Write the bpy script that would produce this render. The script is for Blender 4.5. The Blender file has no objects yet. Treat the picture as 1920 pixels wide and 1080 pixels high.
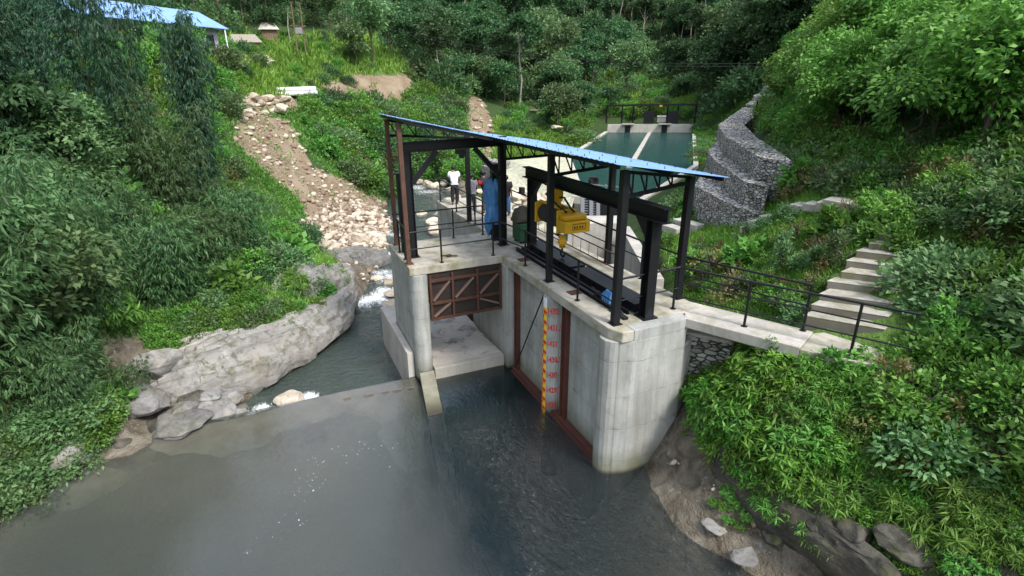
import bpy, bmesh, math, random
import numpy as np
from mathutils import Vector, Matrix
random.seed(7)
RNG = np.random.default_rng(11)
SC = bpy.context.scene
COL = SC.collection
R = math.radians

# ------------------------------------------------------------------ camera (solved from the gauge board and the deck edges)
CAM = np.array([15.7276, -6.6865, 9.3078]); YAW, PIT, ROL, FPX = 2.7742, 0.3724, -0.0254, 1029.31
def cam_axes():
    cy, sy = math.cos(YAW), math.sin(YAW)
    f = np.array([cy*math.cos(PIT), sy*math.cos(PIT), -math.sin(PIT)])
    r = np.array([sy, -cy, 0.0]); u = np.cross(r, f)
    return math.cos(ROL)*r+math.sin(ROL)*u, -math.sin(ROL)*r+math.cos(ROL)*u, f
CR, CU, CF = cam_axes()
def ray(x, y): return CF + CR*(x-908.5)/FPX - CU*(y-550.0)/FPX
def Zp(x, y, z): d = ray(x, y); return CAM + d*(z-CAM[2])/d[2]
def Yp(x, y, v): d = ray(x, y); return CAM + d*(v-CAM[1])/d[1]
def Xp(x, y, v): d = ray(x, y); return CAM + d*(v-CAM[0])/d[0]
def Dp(x, y, d): r_ = ray(x, y); return CAM + r_/np.linalg.norm(r_)*d
def view(P):                                    # bearing of world points as seen from the photographer's spot (for density of ground cover)
    d = np.asarray(P)-CAM; z = d@CF; z = np.where(np.abs(z) < 1e-6, 1e-6, z)
    return 908.5+FPX*(d@CR)/z, 550.0-FPX*(d@CU)/z, z

cam = bpy.data.cameras.new('camera'); co = bpy.data.objects.new('camera', cam); COL.objects.link(co)
m = Matrix(((CR[0], CU[0], -CF[0], CAM[0]), (CR[1], CU[1], -CF[1], CAM[1]), (CR[2], CU[2], -CF[2], CAM[2]), (0, 0, 0, 1)))
co.matrix_world = m
cam.sensor_fit = 'HORIZONTAL'; cam.sensor_width = 36; cam.lens = 36*FPX/1920
cam.shift_x = (960-908.5)/1920; cam.shift_y = (550-540)/1920
cam.clip_start = .1; cam.clip_end = 2000
SC.camera = co

# ------------------------------------------------------------------ light
W = bpy.data.worlds.new("World"); SC.world = W; W.use_nodes = True
nt = W.node_tree; bg = nt.nodes['Background']
sky = nt.nodes.new('ShaderNodeTexSky'); sky.sky_type = 'NISHITA'; sky.sun_disc = False
SUN_EL, SUN_AZ = R(52), R(20)
sky.sun_elevation = SUN_EL; sky.sun_rotation = math.pi/2-SUN_AZ; sky.air_density = 1.0; sky.dust_density = 1.2; sky.ozone_density = 1.0
hs = nt.nodes.new('ShaderNodeHueSaturation'); hs.inputs['Saturation'].default_value = .5
nt.links.new(sky.outputs[0], hs.inputs['Color']); nt.links.new(hs.outputs[0], bg.inputs[0]); bg.inputs[1].default_value = .15
sl = bpy.data.lights.new('sun', 'SUN'); sl.energy = 1.3; sl.angle = R(11); sl.color = (1, .96, .9)
so = bpy.data.objects.new('sun', sl); COL.objects.link(so)
sd = Vector((math.cos(SUN_EL)*math.cos(SUN_AZ), math.cos(SUN_EL)*math.sin(SUN_AZ), math.sin(SUN_EL)))
so.rotation_euler = sd.to_track_quat('Z', 'Y').to_euler(); so.location = (0, 0, 60)
SC.view_settings.view_transform = 'Standard'; SC.view_settings.look = 'None'; SC.view_settings.exposure = 1.62
SC.cycles.max_bounces = 6; SC.cycles.transparent_max_bounces = 12; SC.cycles.use_denoising = True

# ------------------------------------------------------------------ noise
def _h(ix, iy, iz, s=0):
    n = (ix.astype(np.int64)*374761393 + iy.astype(np.int64)*668265263 + iz.astype(np.int64)*2147483647 + s*974711) & 0xffffffff
    n = ((n ^ (n >> 13))*1274126177) & 0xffffffff
    n = n ^ (n >> 16)
    return (n & 0xffff)/65535.0
def vnoise(P, s=0):
    P = np.asarray(P, float); i = np.floor(P).astype(np.int64); f = P-i; f = f*f*(3-2*f); o = 0
    for a in (0, 1):
        for b in (0, 1):
            for c in (0, 1):
                w = (f[:, 0] if a else 1-f[:, 0])*(f[:, 1] if b else 1-f[:, 1])*(f[:, 2] if c else 1-f[:, 2])
                o = o + w*_h(i[:, 0]+a, i[:, 1]+b, i[:, 2]+c, s)
    return o*2-1
def fbm(P, oct=4, s=0, g=.5):
    P = np.asarray(P, float); o = 0; a = 1
    for k in range(oct): o = o + a*vnoise(P*(2.03**k), s+k); a *= g
    return o

# ------------------------------------------------------------------ materials
MATS = {}
class N:                                        # small node-tree helper
    def __init__(self, name):
        self.m = bpy.data.materials.new(name); self.m.use_nodes = True; self.t = self.m.node_tree
        self.b = self.t.nodes['Principled BSDF']; self.out = self.t.nodes['Material Output']
        self.pos = None; MATS[name] = self.m
    def n(self, typ, **k):
        x = self.t.nodes.new('ShaderNode'+typ)
        for a, v in k.items():
            if a in x.inputs: self.put(x, a, v)
            else: setattr(x, a, v)
        return x
    def put(self, x, inp, v):
        s = x.inputs[inp]
        if hasattr(v, 'links') or isinstance(v, bpy.types.NodeSocket): self.t.links.new(v, s)
        else:
            if isinstance(v, tuple) and len(v) == 3 and s.type == 'RGBA': v = v+(1,)
            s.default_value = v
    def P(self):
        if not self.pos: self.pos = self.n('NewGeometry').outputs['Position']
        return self.pos
    def vec(self, sc): 
        x = self.n('VectorMath', operation='MULTIPLY'); self.put(x, 0, self.P()); x.inputs[1].default_value = sc; return x.outputs[0]
    def noise(self, scale, detail=4, rough=.55, vec=None, dist=0):
        x = self.n('TexNoise'); x.inputs['Scale'].default_value = scale; x.inputs['Detail'].default_value = detail
        x.inputs['Roughness'].default_value = rough; x.inputs['Distortion'].default_value = dist
        self.put(x, 'Vector', vec if vec is not None else self.P()); return x.outputs[0]
    def ramp(self, f, *st):
        x = self.n('ValToRGB'); e = x.color_ramp.elements
        while len(e) < len(st): e.new(.5)
        for q, (p, c) in zip(e, st):
            q.position = p; q.color = (c, c, c, 1) if not isinstance(c, tuple) else c+(1,)
        self.put(x, 0, f); return x.outputs[0]
    def mix(self, f, a, b, mode='MIX'):
        x = self.n('MixRGB', blend_type=mode); self.put(x, 0, f); self.put(x, 1, a); self.put(x, 2, b); return x.outputs[0]
    def math(self, op, a, b=0.0, c=None):
        x = self.n('Math', operation=op); self.put(x, 0, a); self.put(x, 1, b)
        if c is not None: self.put(x, 2, c)
        return x.outputs[0]
    def maprange(self, v, a, b, c=0.0, d=1.0):
        x = self.n('MapRange'); self.put(x, 'Value', v)
        for i, q in zip(('From Min', 'From Max', 'To Min', 'To Max'), (a, b, c, d)): x.inputs[i].default_value = q
        return x.outputs[0]
    def zc(self): return self.n('SeparateXYZ', **{'Vector': self.P()}).outputs[2]
    def bump(self, h, dist=.02, st=1.0, normal=None):
        x = self.n('Bump'); x.inputs['Distance'].default_value = dist; x.inputs['Strength'].default_value = st
        self.put(x, 'Height', h)
        if normal is not None: self.put(x, 'Normal', normal)
        self.put(self.b, 'Normal', x.outputs[0]); return x.outputs[0]
    def set(self, col=None, rough=None, metal=None, spec=None):
        if col is not None: self.put(self.b, 'Base Color', col)
        if rough is not None: self.put(self.b, 'Roughness', rough)
        if metal is not None: self.put(self.b, 'Metallic', metal)
        if spec is not None: self.put(self.b, 'Specular IOR Level', spec)
        return self.m

def concrete(name, a, b, moss=.6, lines=True, streak=.5, wet=True):
    k = N(name)
    big = k.noise(.9, 5, .6); fine = k.noise(14, 4, .7)
    st = k.math('MULTIPLY_ADD', k.noise(1.3, 6, .72, k.vec((1.5, 1.5, .16)), .5), .75, k.math('MULTIPLY', k.noise(.8, 4), .25))
    c = k.mix(k.ramp(big, (.3, 0.0), (.7, 1.0)), a, b)
    c = k.mix(k.math('MULTIPLY', k.ramp(st, (.44, 0.0), (.64, 1.0)), streak), c, (.15, .14, .115), 'MIX')
    c = k.mix(k.math('MULTIPLY', k.ramp(k.noise(7, 4, .65, k.vec((1.4, 1.4, .07)), .2), (.45, 0.0), (.7, 1.0)), streak*.45), c, (.19, .18, .15))
    c = k.mix(k.math('MULTIPLY', k.ramp(k.noise(2.1, 6, .7, dist=.8), (.56, 0.0), (.68, 1.0)), streak*.6), c, (.17, .15, .11))
    c = k.mix(k.math('MULTIPLY', k.ramp(fine, (.5, 0.0), (.8, 1.0)), .3), c, (.2, .19, .165))
    h = fine
    z = k.zc()
    if lines:                                   # lift joints of the formwork with stains running along them
        zz = k.math('ADD', z, k.math('MULTIPLY', k.noise(.9, 4), .22))
        fr = k.math('ABSOLUTE', k.math('SUBTRACT', k.math('FRACT', k.math('DIVIDE', zz, .93)), .5))
        ln = k.maprange(fr, 0.0, .016, 1.0, 0.0)
        msk = k.math('MULTIPLY', ln, k.ramp(k.noise(2.3, 3), (.45, 0.0), (.66, 1.0)))
        band = k.math('MULTIPLY', k.maprange(fr, 0.0, .12, 1.0, 0.0), k.ramp(k.noise(3.4, 5, .7), (.5, 0.0), (.68, 1.0))); c = k.mix(k.math('MULTIPLY', band, .55), c, (.13, .105, .07))
        c = k.mix(k.math('MULTIPLY', msk, .75), c, (.09, .08, .06))
        h = k.math('SUBTRACT', fine, k.math('MULTIPLY', ln, .8))
    if moss:
        up = k.n('SeparateXYZ', **{'Vector': k.n('NewGeometry').outputs['Normal']}).outputs[2]
        mm = k.math('MULTIPLY', k.ramp(k.noise(2.2, 5, .65), (.46, 0.0), (.68, 1.0)), moss)
        top = k.math('MULTIPLY', mm, k.maprange(z, 3.4, 3.75))
        c = k.mix(top, c, (.16, .15, .06))
    if wet:                                     # algae and tide line left where the pond stands against the wall
        w = k.math('ADD', z, k.math('MULTIPLY', k.noise(2.5, 3), -.5))
        c = k.mix(k.maprange(w, -.15, .55, .8, 0.0), c, (.115, .115, .06))
        c = k.mix(k.maprange(z, .02, .12, .85, 0.0), c, (.035, .03, .022))
    k.bump(h, .012, .5)
    return k.set(c, .85, spec=.25)
CONC = concrete('weathered_concrete', (.29, .30, .28), (.45, .45, .415), 0, True, .6)
DIVC = concrete('waterworn_divider_concrete', (.40, .37, .31), (.58, .54, .47), 0, False, .4)
DECK = concrete('deck_concrete', (.33, .305, .255), (.48, .445, .375), .75, False, .25, False)
PALE = concrete('pale_concrete', (.38, .355, .315), (.54, .505, .445), .35, False, .35, False)
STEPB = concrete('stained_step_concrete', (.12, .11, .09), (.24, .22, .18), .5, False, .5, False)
FARC = concrete('basin_concrete', (.46, .43, .37), (.58, .55, .48), .0, False, .3, False)

def paint(name, base, rust, amt, rough=.5, scale=3.0):
    k = N(name)
    f = k.ramp(k.noise(scale, 6, .7), (.62-amt, 0.0), (.74-amt, 1.0))
    g = k.noise(18, 3)
    c = k.mix(k.math('MULTIPLY', f, .9), k.mix(k.math('MULTIPLY', g, .5), base, tuple(q*.6 for q in base)), k.mix(g, rust, tuple(q*.45 for q in rust)))
    k.bump(g, .004, .4)
    return k.set(c, k.mix(f, (rough,)*3, (.85,)*3), spec=.4)
BLACK = paint('black_painted_steel', (.006, .0065, .009), (.05, .024, .016), .02, .5)
RUST = paint('rusty_steel', (.062, .028, .019), (.11, .045, .022), .2, .85)
REDRUST = paint('red_oxide_steel', (.085, .028, .02), (.14, .05, .025), .15, .8)
DRUST = paint('dark_rusty_skin', (.022, .015, .013), (.07, .032, .02), .06, .7)
POSTR = paint('rusted_post_steel', (.09, .045, .03), (.17, .08, .045), .15, .8, 2.0)
YELL = paint('yellow_machine_paint', (.68, .37, .012), (.12, .06, .02), .0, .45)
GREEN = paint('green_machine_paint', (.03, .11, .05), (.04, .05, .03), .0, .45)
GALV = paint('galvanised_steel', (.22, .23, .24), (.2, .18, .16), .0, .4)

def plain(name, col, rough=.7, var=.25, scale=6, spec=.4):
    k = N(name); g = k.noise(scale, 4)
    c = k.mix(g, tuple(q*(1-var) for q in col), tuple(min(1, q*(1+var)) for q in col)); k.bump(g, .006, .3)
    return k.set(c, rough, spec=spec)
BLUE = N('blue_roof_sheet')
_b = BLUE; _n = _b.noise(1.6, 4); _c = _b.mix(_b.ramp(_n, (.3, 0.0), (.75, 1.0)), (.165, .31, .60), (.21, .37, .67))
_c = _b.mix(_b.math('MULTIPLY', _b.ramp(_b.noise(9, 3), (.6, 0.0), (.8, 1.0)), .25), _c, (.25, .32, .45))
_b.set(_c, .38, spec=.45); BLUE = _b.m
TARP = plain('blue_tarpaulin', (.06, .20, .44), .45, .35, 7)
DRUMM = plain('greased_wire_rope_drum', (.045, .042, .04), .5, .5, 14)
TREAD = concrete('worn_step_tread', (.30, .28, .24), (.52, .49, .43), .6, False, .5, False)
SACK = plain('brown_sacking', (.10, .085, .065), .9, .35, 12)
DARK = plain('dark_rubber', (.012, .012, .013), .6, .3)
WHITEP = plain('white_paint', (.75, .76, .78), .5, .06)
YELP = plain('gauge_yellow', (.85, .55, .02), .5, .1)
REDP = plain('gauge_red', (.62, .03, .03), .5, .15)
WALLP = plain('lilac_plaster', (.36, .35, .40), .8, .15)
MUDW = plain('mud_wall', (.22, .19, .10), .9, .3)
THATCH = plain('grey_thatch', (.26, .23, .18), .9, .35, 10)
WOOD = plain('weathered_wood', (.16, .105, .065), .85, .35, 7)
BARK = plain('bark', (.10, .08, .06), .9, .4, 5)
PBARK = plain('pale_bark', (.27, .25, .21), .85, .3, 5)
CULM = plain('bamboo_culm', (.12, .15, .05), .6, .3, 4)
SKIN = plain('skin', (.22, .115, .07), .6, .08)
HAIR = plain('black_hair', (.008, .007, .007), .5, .3, 30)
PIPE = plain('white_pipe', (.68, .68, .66), .5, .08)

def leafmat(name, cols, trans=.35, rough=.55):
    k = N(name); g = k.n('NewGeometry'); oi = k.n('ObjectInfo')
    r1 = g.outputs['Random Per Island']
    c = k.ramp(r1, (0.0, cols[0]), (.5, cols[1]), (1.0, cols[2]))
    big = k.noise(.35, 3)
    c = k.mix(k.ramp(big, (.35, 0.0), (.65, .45)), c, cols[3] if len(cols) > 3 else cols[2])
    hsv = k.n('HueSaturation'); k.put(hsv, 'Color', c)
    k.put(hsv, 'Hue', k.maprange(oi.outputs['Random'], 0, 1, .478, .52)); k.put(hsv, 'Value', k.maprange(oi.outputs['Random'], 0, 1, .7, 1.3))
    k.set(hsv.outputs[0], rough, spec=.35)
    tr = k.n('BsdfTranslucent'); k.put(tr, 'Color', hsv.outputs[0])
    mx = k.n('MixShader'); mx.inputs[0].default_value = trans
    k.t.links.new(k.b.outputs[0], mx.inputs[1]); k.t.links.new(tr.outputs[0], mx.inputs[2]); k.t.links.new(mx.outputs[0], k.out.inputs[0])
    return k.m
L_BAMBOO = leafmat('bamboo_leaf', [(0.027, 0.090, 0.034), (0.069, 0.159, 0.055), (0.163, 0.254, 0.109), (0.094, 0.191, 0.052)])
L_BAMBOOD = leafmat('dark_bamboo_leaf', [(.014, .056, .032), (.034, .100, .052), (.095, .175, .10), (.04, .115, .05)])
L_FOREST = leafmat('forest_leaf', [(0.036, 0.090, 0.034), (0.062, 0.138, 0.048), (0.102, 0.191, 0.067), (0.054, 0.133, 0.052)])
L_FOREST2 = leafmat('pale_forest_leaf', [(0.086, 0.171, 0.066), (0.129, 0.226, 0.082), (0.186, 0.286, 0.109), (0.122, 0.219, 0.087)])
L_SHRUB = leafmat('shrub_leaf', [(0.055, 0.151, 0.032), (0.108, 0.250, 0.041), (0.182, 0.351, 0.065), (0.122, 0.272, 0.045)])
L_LANCE = leafmat('lance_leaf', [(0.062, 0.182, 0.022), (0.118, 0.293, 0.032), (0.235, 0.414, 0.054), (0.097, 0.244, 0.032)])
L_YELL = leafmat('yellowgreen_leaf', [(0.084, 0.200, 0.029), (0.143, 0.312, 0.047), (0.235, 0.416, 0.073), (0.101, 0.237, 0.047)])
L_GRASS = leafmat('grass_blade', [(0.108, 0.239, 0.034), (0.180, 0.358, 0.048), (0.278, 0.438, 0.071), (0.180, 0.318, 0.057)], .3)
L_DRY = leafmat('dry_plant', [(.156, .156, .052), (.260, .208, .078), (.169, .221, .065), (.208, .195, .065)], .3)

def ground():
    k = N('ground_soil_and_undergrowth')
    at = k.n('Attribute', attribute_name='zone').outputs['Color']; sp = k.n('SeparateColor', **{'Color': at})
    soil, rock, lawn = sp.outputs[0], sp.outputs[1], sp.outputs[2]
    n1 = k.noise(.5, 5, .6); n2 = k.noise(5, 5, .65); n3 = k.noise(25, 3)
    under = k.mix(n2, (.022, .045, .014), (.06, .10, .028))
    c = k.mix(lawn, under, k.mix(n2, (.065, .135, .026), (.14, .23, .05)))
    s = k.mix(n2, (.13, .09, .055), (.29, .215, .14)); s = k.mix(k.ramp(n1, (.4, 0.0), (.65, 1.0)), s, (.30, .24, .165))
    c = k.mix(k.ramp(k.math('ADD', soil, k.math('MULTIPLY', k.math('SUBTRACT', n2, .5), .5)), (.35, 0.0), (.6, 1.0)), c, s)
    rk = k.mix(k.ramp(k.noise(1.7, 6, .65, dist=1.0), (.35, 0.0), (.65, 1.0)), (.08, .064, .043), (.23, .20, .155))
    rk = k.mix(k.ramp(k.noise(2.1, 6, .7), (.61, 0.0), (.68, 1.0)), rk, (.36, .345, .32))
    c = k.mix(k.ramp(k.math('ADD', rock, k.math('MULTIPLY', k.math('SUBTRACT', n2, .5), .5)), (.4, 0.0), (.6, 1.0)), c, rk)
    px = k.n('SeparateXYZ', **{'Vector': k.P()})      # silt laid down on the pond bed
    silt = k.math('MULTIPLY', k.maprange(px.outputs[2], -.02, -.16), k.maprange(px.outputs[0], -.5, .5))
    c = k.mix(silt, c, k.mix(n1, (.19, .165, .12), (.30, .27, .21)))
    k.bump(k.math('ADD', n2, k.math('MULTIPLY', n3, .4)), .16, .9)
    return k.set(c, .92, spec=.2)
GROUND = ground()
def rockmat(name, a, b, dark, moss=.4, tan=(.34, .26, .18)):
    k = N(name)
    o = k.n('TexCoord').outputs['Object']
    v = k.noise(1.3, 6, .65, k.vec((1, 1, 2.2)), 1.2); f = k.noise(9, 5, .7)
    c = k.mix(k.ramp(v, (.32, 0.0), (.66, 1.0)), a, b)
    c = k.mix(k.ramp(k.noise(3.0, 6, .75, dist=.6), (.56, 0.0), (.67, .85)), c, dark)
    c = k.mix(k.ramp(k.noise(.8, 4), (.5, 0.0), (.7, .6)), c, tan)
    up = k.n('SeparateXYZ', **{'Vector': k.n('NewGeometry').outputs['Normal']}).outputs[2]
    mo = k.math('MULTIPLY', k.ramp(k.noise(2.0, 5, .7), (.52, 0.0), (.64, 1.0)), moss)
    c = k.mix(k.math('MULTIPLY', mo, k.maprange(up, .0, .5)), c, (.085, .09, .03))
    oi = k.n('ObjectInfo').outputs['Random']
    hv = k.n('HueSaturation'); k.put(hv, 'Color', c); k.put(hv, 'Value', k.maprange(oi, 0, 1, .75, 1.2))
    k.bump(k.math('ADD', k.math('MULTIPLY', v, 1.2), k.math('MULTIPLY', f, .5)), .06, .8)
    return k.set(hv.outputs[0], .8, spec=.3)
ROCK = rockmat('pale_river_rock', (.20, .188, .165), (.42, .40, .365), (.07, .068, .052), .75, (.27, .235, .185))
ROCKD = rockmat('dark_bank_rock', (.03, .028, .022), (.11, .10, .08), (.02, .02, .016), .7, (.10, .08, .05))
ROCKG = rockmat('grey_river_rock', (.13, .125, .115), (.27, .26, .245), (.05, .047, .04), .5, (.2, .165, .12))
STONE = rockmat('tan_boulder', (.38, .31, .23), (.60, .53, .43), (.2, .16, .11), .1)
def gabionmat():
    k = N('gabion_stone'); v = k.n('TexVoronoi', feature='F1'); k.put(v, 'Vector', k.vec((1, 1, 2.1))); v.inputs['Scale'].default_value = 4.8
    e = k.n('TexVoronoi', feature='DISTANCE_TO_EDGE'); k.put(e, 'Vector', k.vec((1, 1, 2.1))); e.inputs['Scale'].default_value = 4.8
    h = k.ramp(e.outputs['Distance'], (0.0, 0.0), (.13, 1.0))
    rc = k.n('SeparateColor', **{'Color': v.outputs['Color']}).outputs[0]
    c = k.mix(rc, (.24, .235, .22), (.55, .53, .49)); c = k.mix(k.ramp(k.noise(1.2, 4), (.5, 0.0), (.7, .5)), c, (.30, .25, .19))
    c = k.mix(k.ramp(k.noise(.9, 5), (.55, 0.0), (.7, .5)), c, (.12, .14, .07))
    c = k.mix(h, (.035, .033, .03), c); k.bump(h, .07, .9)
    return k.set(c, .9, spec=.2)
GAB = gabionmat()
def pitchmat():
    k = N('stone_pitching'); v = k.vec((1, 1, 1))
    e = k.n('TexVoronoi', feature='DISTANCE_TO_EDGE'); k.put(e, 'Vector', v); e.inputs['Scale'].default_value = 1.5
    f = k.n('TexVoronoi'); k.put(f, 'Vector', v); f.inputs['Scale'].default_value = 1.5
    rc = k.n('SeparateColor', **{'Color': f.outputs['Color']}).outputs[0]
    c = k.mix(rc, (.46, .45, .33), (.56, .54, .42)); c = k.mix(k.ramp(k.noise(1.5, 5), (.4, 0.0), (.75, .5)), c, (.34, .36, .2))
    h = k.ramp(e.outputs['Distance'], (0.0, 0.0), (.06, 1.0)); c = k.mix(h, (.27, .27, .17), c); k.bump(h, .04, .6)
    return k.set(c, .9, spec=.2)
PITCH = pitchmat()

def watermat(name, scatter, tint, turb, bump, foam=False, calm=None, absorb=None, gloss=1.25):
    k = N(name); 
    df = k.n('BsdfDiffuse'); k.put(df, 0, scatter(k) if callable(scatter) else scatter)
    tr = k.n('BsdfTransparent'); tr.inputs[0].default_value = tint+(1,)
    gl = k.n('BsdfGlossy'); gl.inputs['Roughness'].default_value = .04
    bm = k.n('Bump'); h = bump(k); k.put(bm, 'Height', h); bm.inputs['Distance'].default_value = .16 if foam else .30
    if calm: k.put(bm, 'Strength', calm(k))
    else: bm.inputs['Strength'].default_value = .6
    for s in (gl, df): k.put(s, 'Normal', bm.outputs[0])
    fr = k.n('Fresnel'); fr.inputs['IOR'].default_value = 1.45 if absorb else 1.33; k.put(fr, 'Normal', bm.outputs[0])
    m1 = k.n('MixShader'); k.put(m1, 0, turb(k) if callable(turb) else turb); k.t.links.new(tr.outputs[0], m1.inputs[1]); k.t.links.new(df.outputs[0], m1.inputs[2])
    m2 = k.n('MixShader'); k.put(m2, 0, k.math('MULTIPLY', fr.outputs[0], gloss)); k.t.links.new(m1.outputs[0], m2.inputs[1]); k.t.links.new(gl.outputs[0], m2.inputs[2])
    last = m2.outputs[0]
    if foam:
        at = k.n('Attribute', attribute_name='foam').outputs['Fac']
        w = k.ramp(k.math('ADD', at, k.math('MULTIPLY', k.math('SUBTRACT', k.noise(6, 7, .8, k.vec((.5, 1.5, 1)), 1.2), .5), 2.2)), (.5, 0.0), (.95, 1.0))
        wd = k.n('BsdfDiffuse'); wd.inputs[0].default_value = (.8, .82, .83, 1)
        m3 = k.n('MixShader'); k.put(m3, 0, w); k.t.links.new(last, m3.inputs[1]); k.t.links.new(wd.outputs[0], m3.inputs[2]); last = m3.outputs[0]
    k.t.links.new(last, k.out.inputs['Surface'])
    if absorb:
        va = k.n('VolumeAbsorption'); va.inputs[0].default_value = absorb[0]+(1,); va.inputs[1].default_value = absorb[1]
        k.t.links.new(va.outputs[0], k.out.inputs['Volume'])
    return k.m
def pond_calm(k):
    sx = k.n('SeparateXYZ', **{'Vector': k.P()})
    a = k.maprange(sx.outputs[1], -4.2, -2.2, 0.0, 1.0); b = k.maprange(sx.outputs[0], 1.8, 3.5, .12, 1.0)
    c = k.maprange(sx.outputs[1], -7.5, -3.5, .05, .45)
    d = k.math('MULTIPLY', k.maprange(sx.outputs[0], 4.0, 9.0, .2, 1.0), c)
    return k.math('ADD', k.math('MULTIPLY', k.math('MULTIPLY', a, b), .5), k.math('ADD', k.math('MULTIPLY', d, .5), .03))
def pond_bump(k):
    return k.math('ADD', k.noise(3.0, 4, .6, k.vec((1, 1.9, 1)), 1.8), k.math('MULTIPLY', k.noise(11, 3, .5, dist=1.0), .22))
def pond_reflection_tone(k):                               # reflections painted in: sky grey behind the weir, intake dark along the channel
    sx = k.n('SeparateXYZ', **{'Vector': k.P()}); return k.maprange(k.math('ADD', sx.outputs[1], k.math('MULTIPLY', k.noise(.35, 3), 2.6)), -3.6, -1.9, .32, .40)
POND = watermat('still_pond_water', lambda k: k.mix(k.maprange(pond_reflection_tone(k), .40, .32), (.003, .021, .025), (.12, .126, .115)), (.95, .96, .93), pond_reflection_tone, pond_bump, False, pond_calm, ((.22, .42, .40), 1.0), 1.6)
RIVER = watermat('flowing_river_water', (.075, .105, .092), (.75, .78, .70), .55, lambda k: k.math('ADD', k.noise(3.4, 5, .65, k.vec((1.6, .8, 1)), .8), k.math('MULTIPLY', k.noise(14, 3), .25)), True)
BASIN = watermat('green_basin_water', (.022, .064, .058), (.6, .7, .65), .92, lambda k: k.noise(1.3, 4, .6, k.vec((.6, 1.2, 1))), False, lambda k: .2, None, .55)

# ------------------------------------------------------------------ mesh helpers
def link(ob): COL.objects.link(ob); return ob
def mesh_np(name, V, F, smooth=False):
    me = bpy.data.meshes.new(name); V = np.asarray(V, np.float32); F = np.asarray(F, np.int32)
    me.vertices.add(len(V)); me.vertices.foreach_set('co', V.ravel())
    k = F.shape[1]; me.loops.add(F.size); me.loops.foreach_set('vertex_index', F.ravel())
    me.polygons.add(len(F)); me.polygons.foreach_set('loop_start', np.arange(0, F.size, k, dtype=np.int32))
    me.polygons.foreach_set('loop_total', np.full(len(F), k, np.int32))
    if smooth: me.polygons.foreach_set('use_smooth', np.ones(len(F), bool))
    me.update(calc_edges=True); return me
def tag(o, label=None, cat=None, group=None, kind=None):
    if label: o['label'] = label
    if cat: o['category'] = cat
    if group: o['group'] = group
    if kind: o['kind'] = kind
    return o
def thing(name, label, cat, loc=(0, 0, 0), group=None, rz=0):
    o = link(bpy.data.objects.new(name, None)); o.location = loc; o.rotation_euler = (0, 0, rz); o.empty_display_size = .2
    return tag(o, label, cat, group)
def wloc(o):
    v = Vector((0, 0, 0))
    while o is not None: v += o.location; o = o.parent
    return v
def obj(name, me, mats, parent=None, loc=(0, 0, 0)):
    o = link(bpy.data.objects.new(name, me)); o.location = loc
    if parent is not None: o.parent = parent
    for q in (mats if isinstance(mats, (list, tuple)) else [mats]):
        if me is not None and len(me.materials) < (len(mats) if isinstance(mats, (list, tuple)) else 1): me.materials.append(q)
    return o
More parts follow.
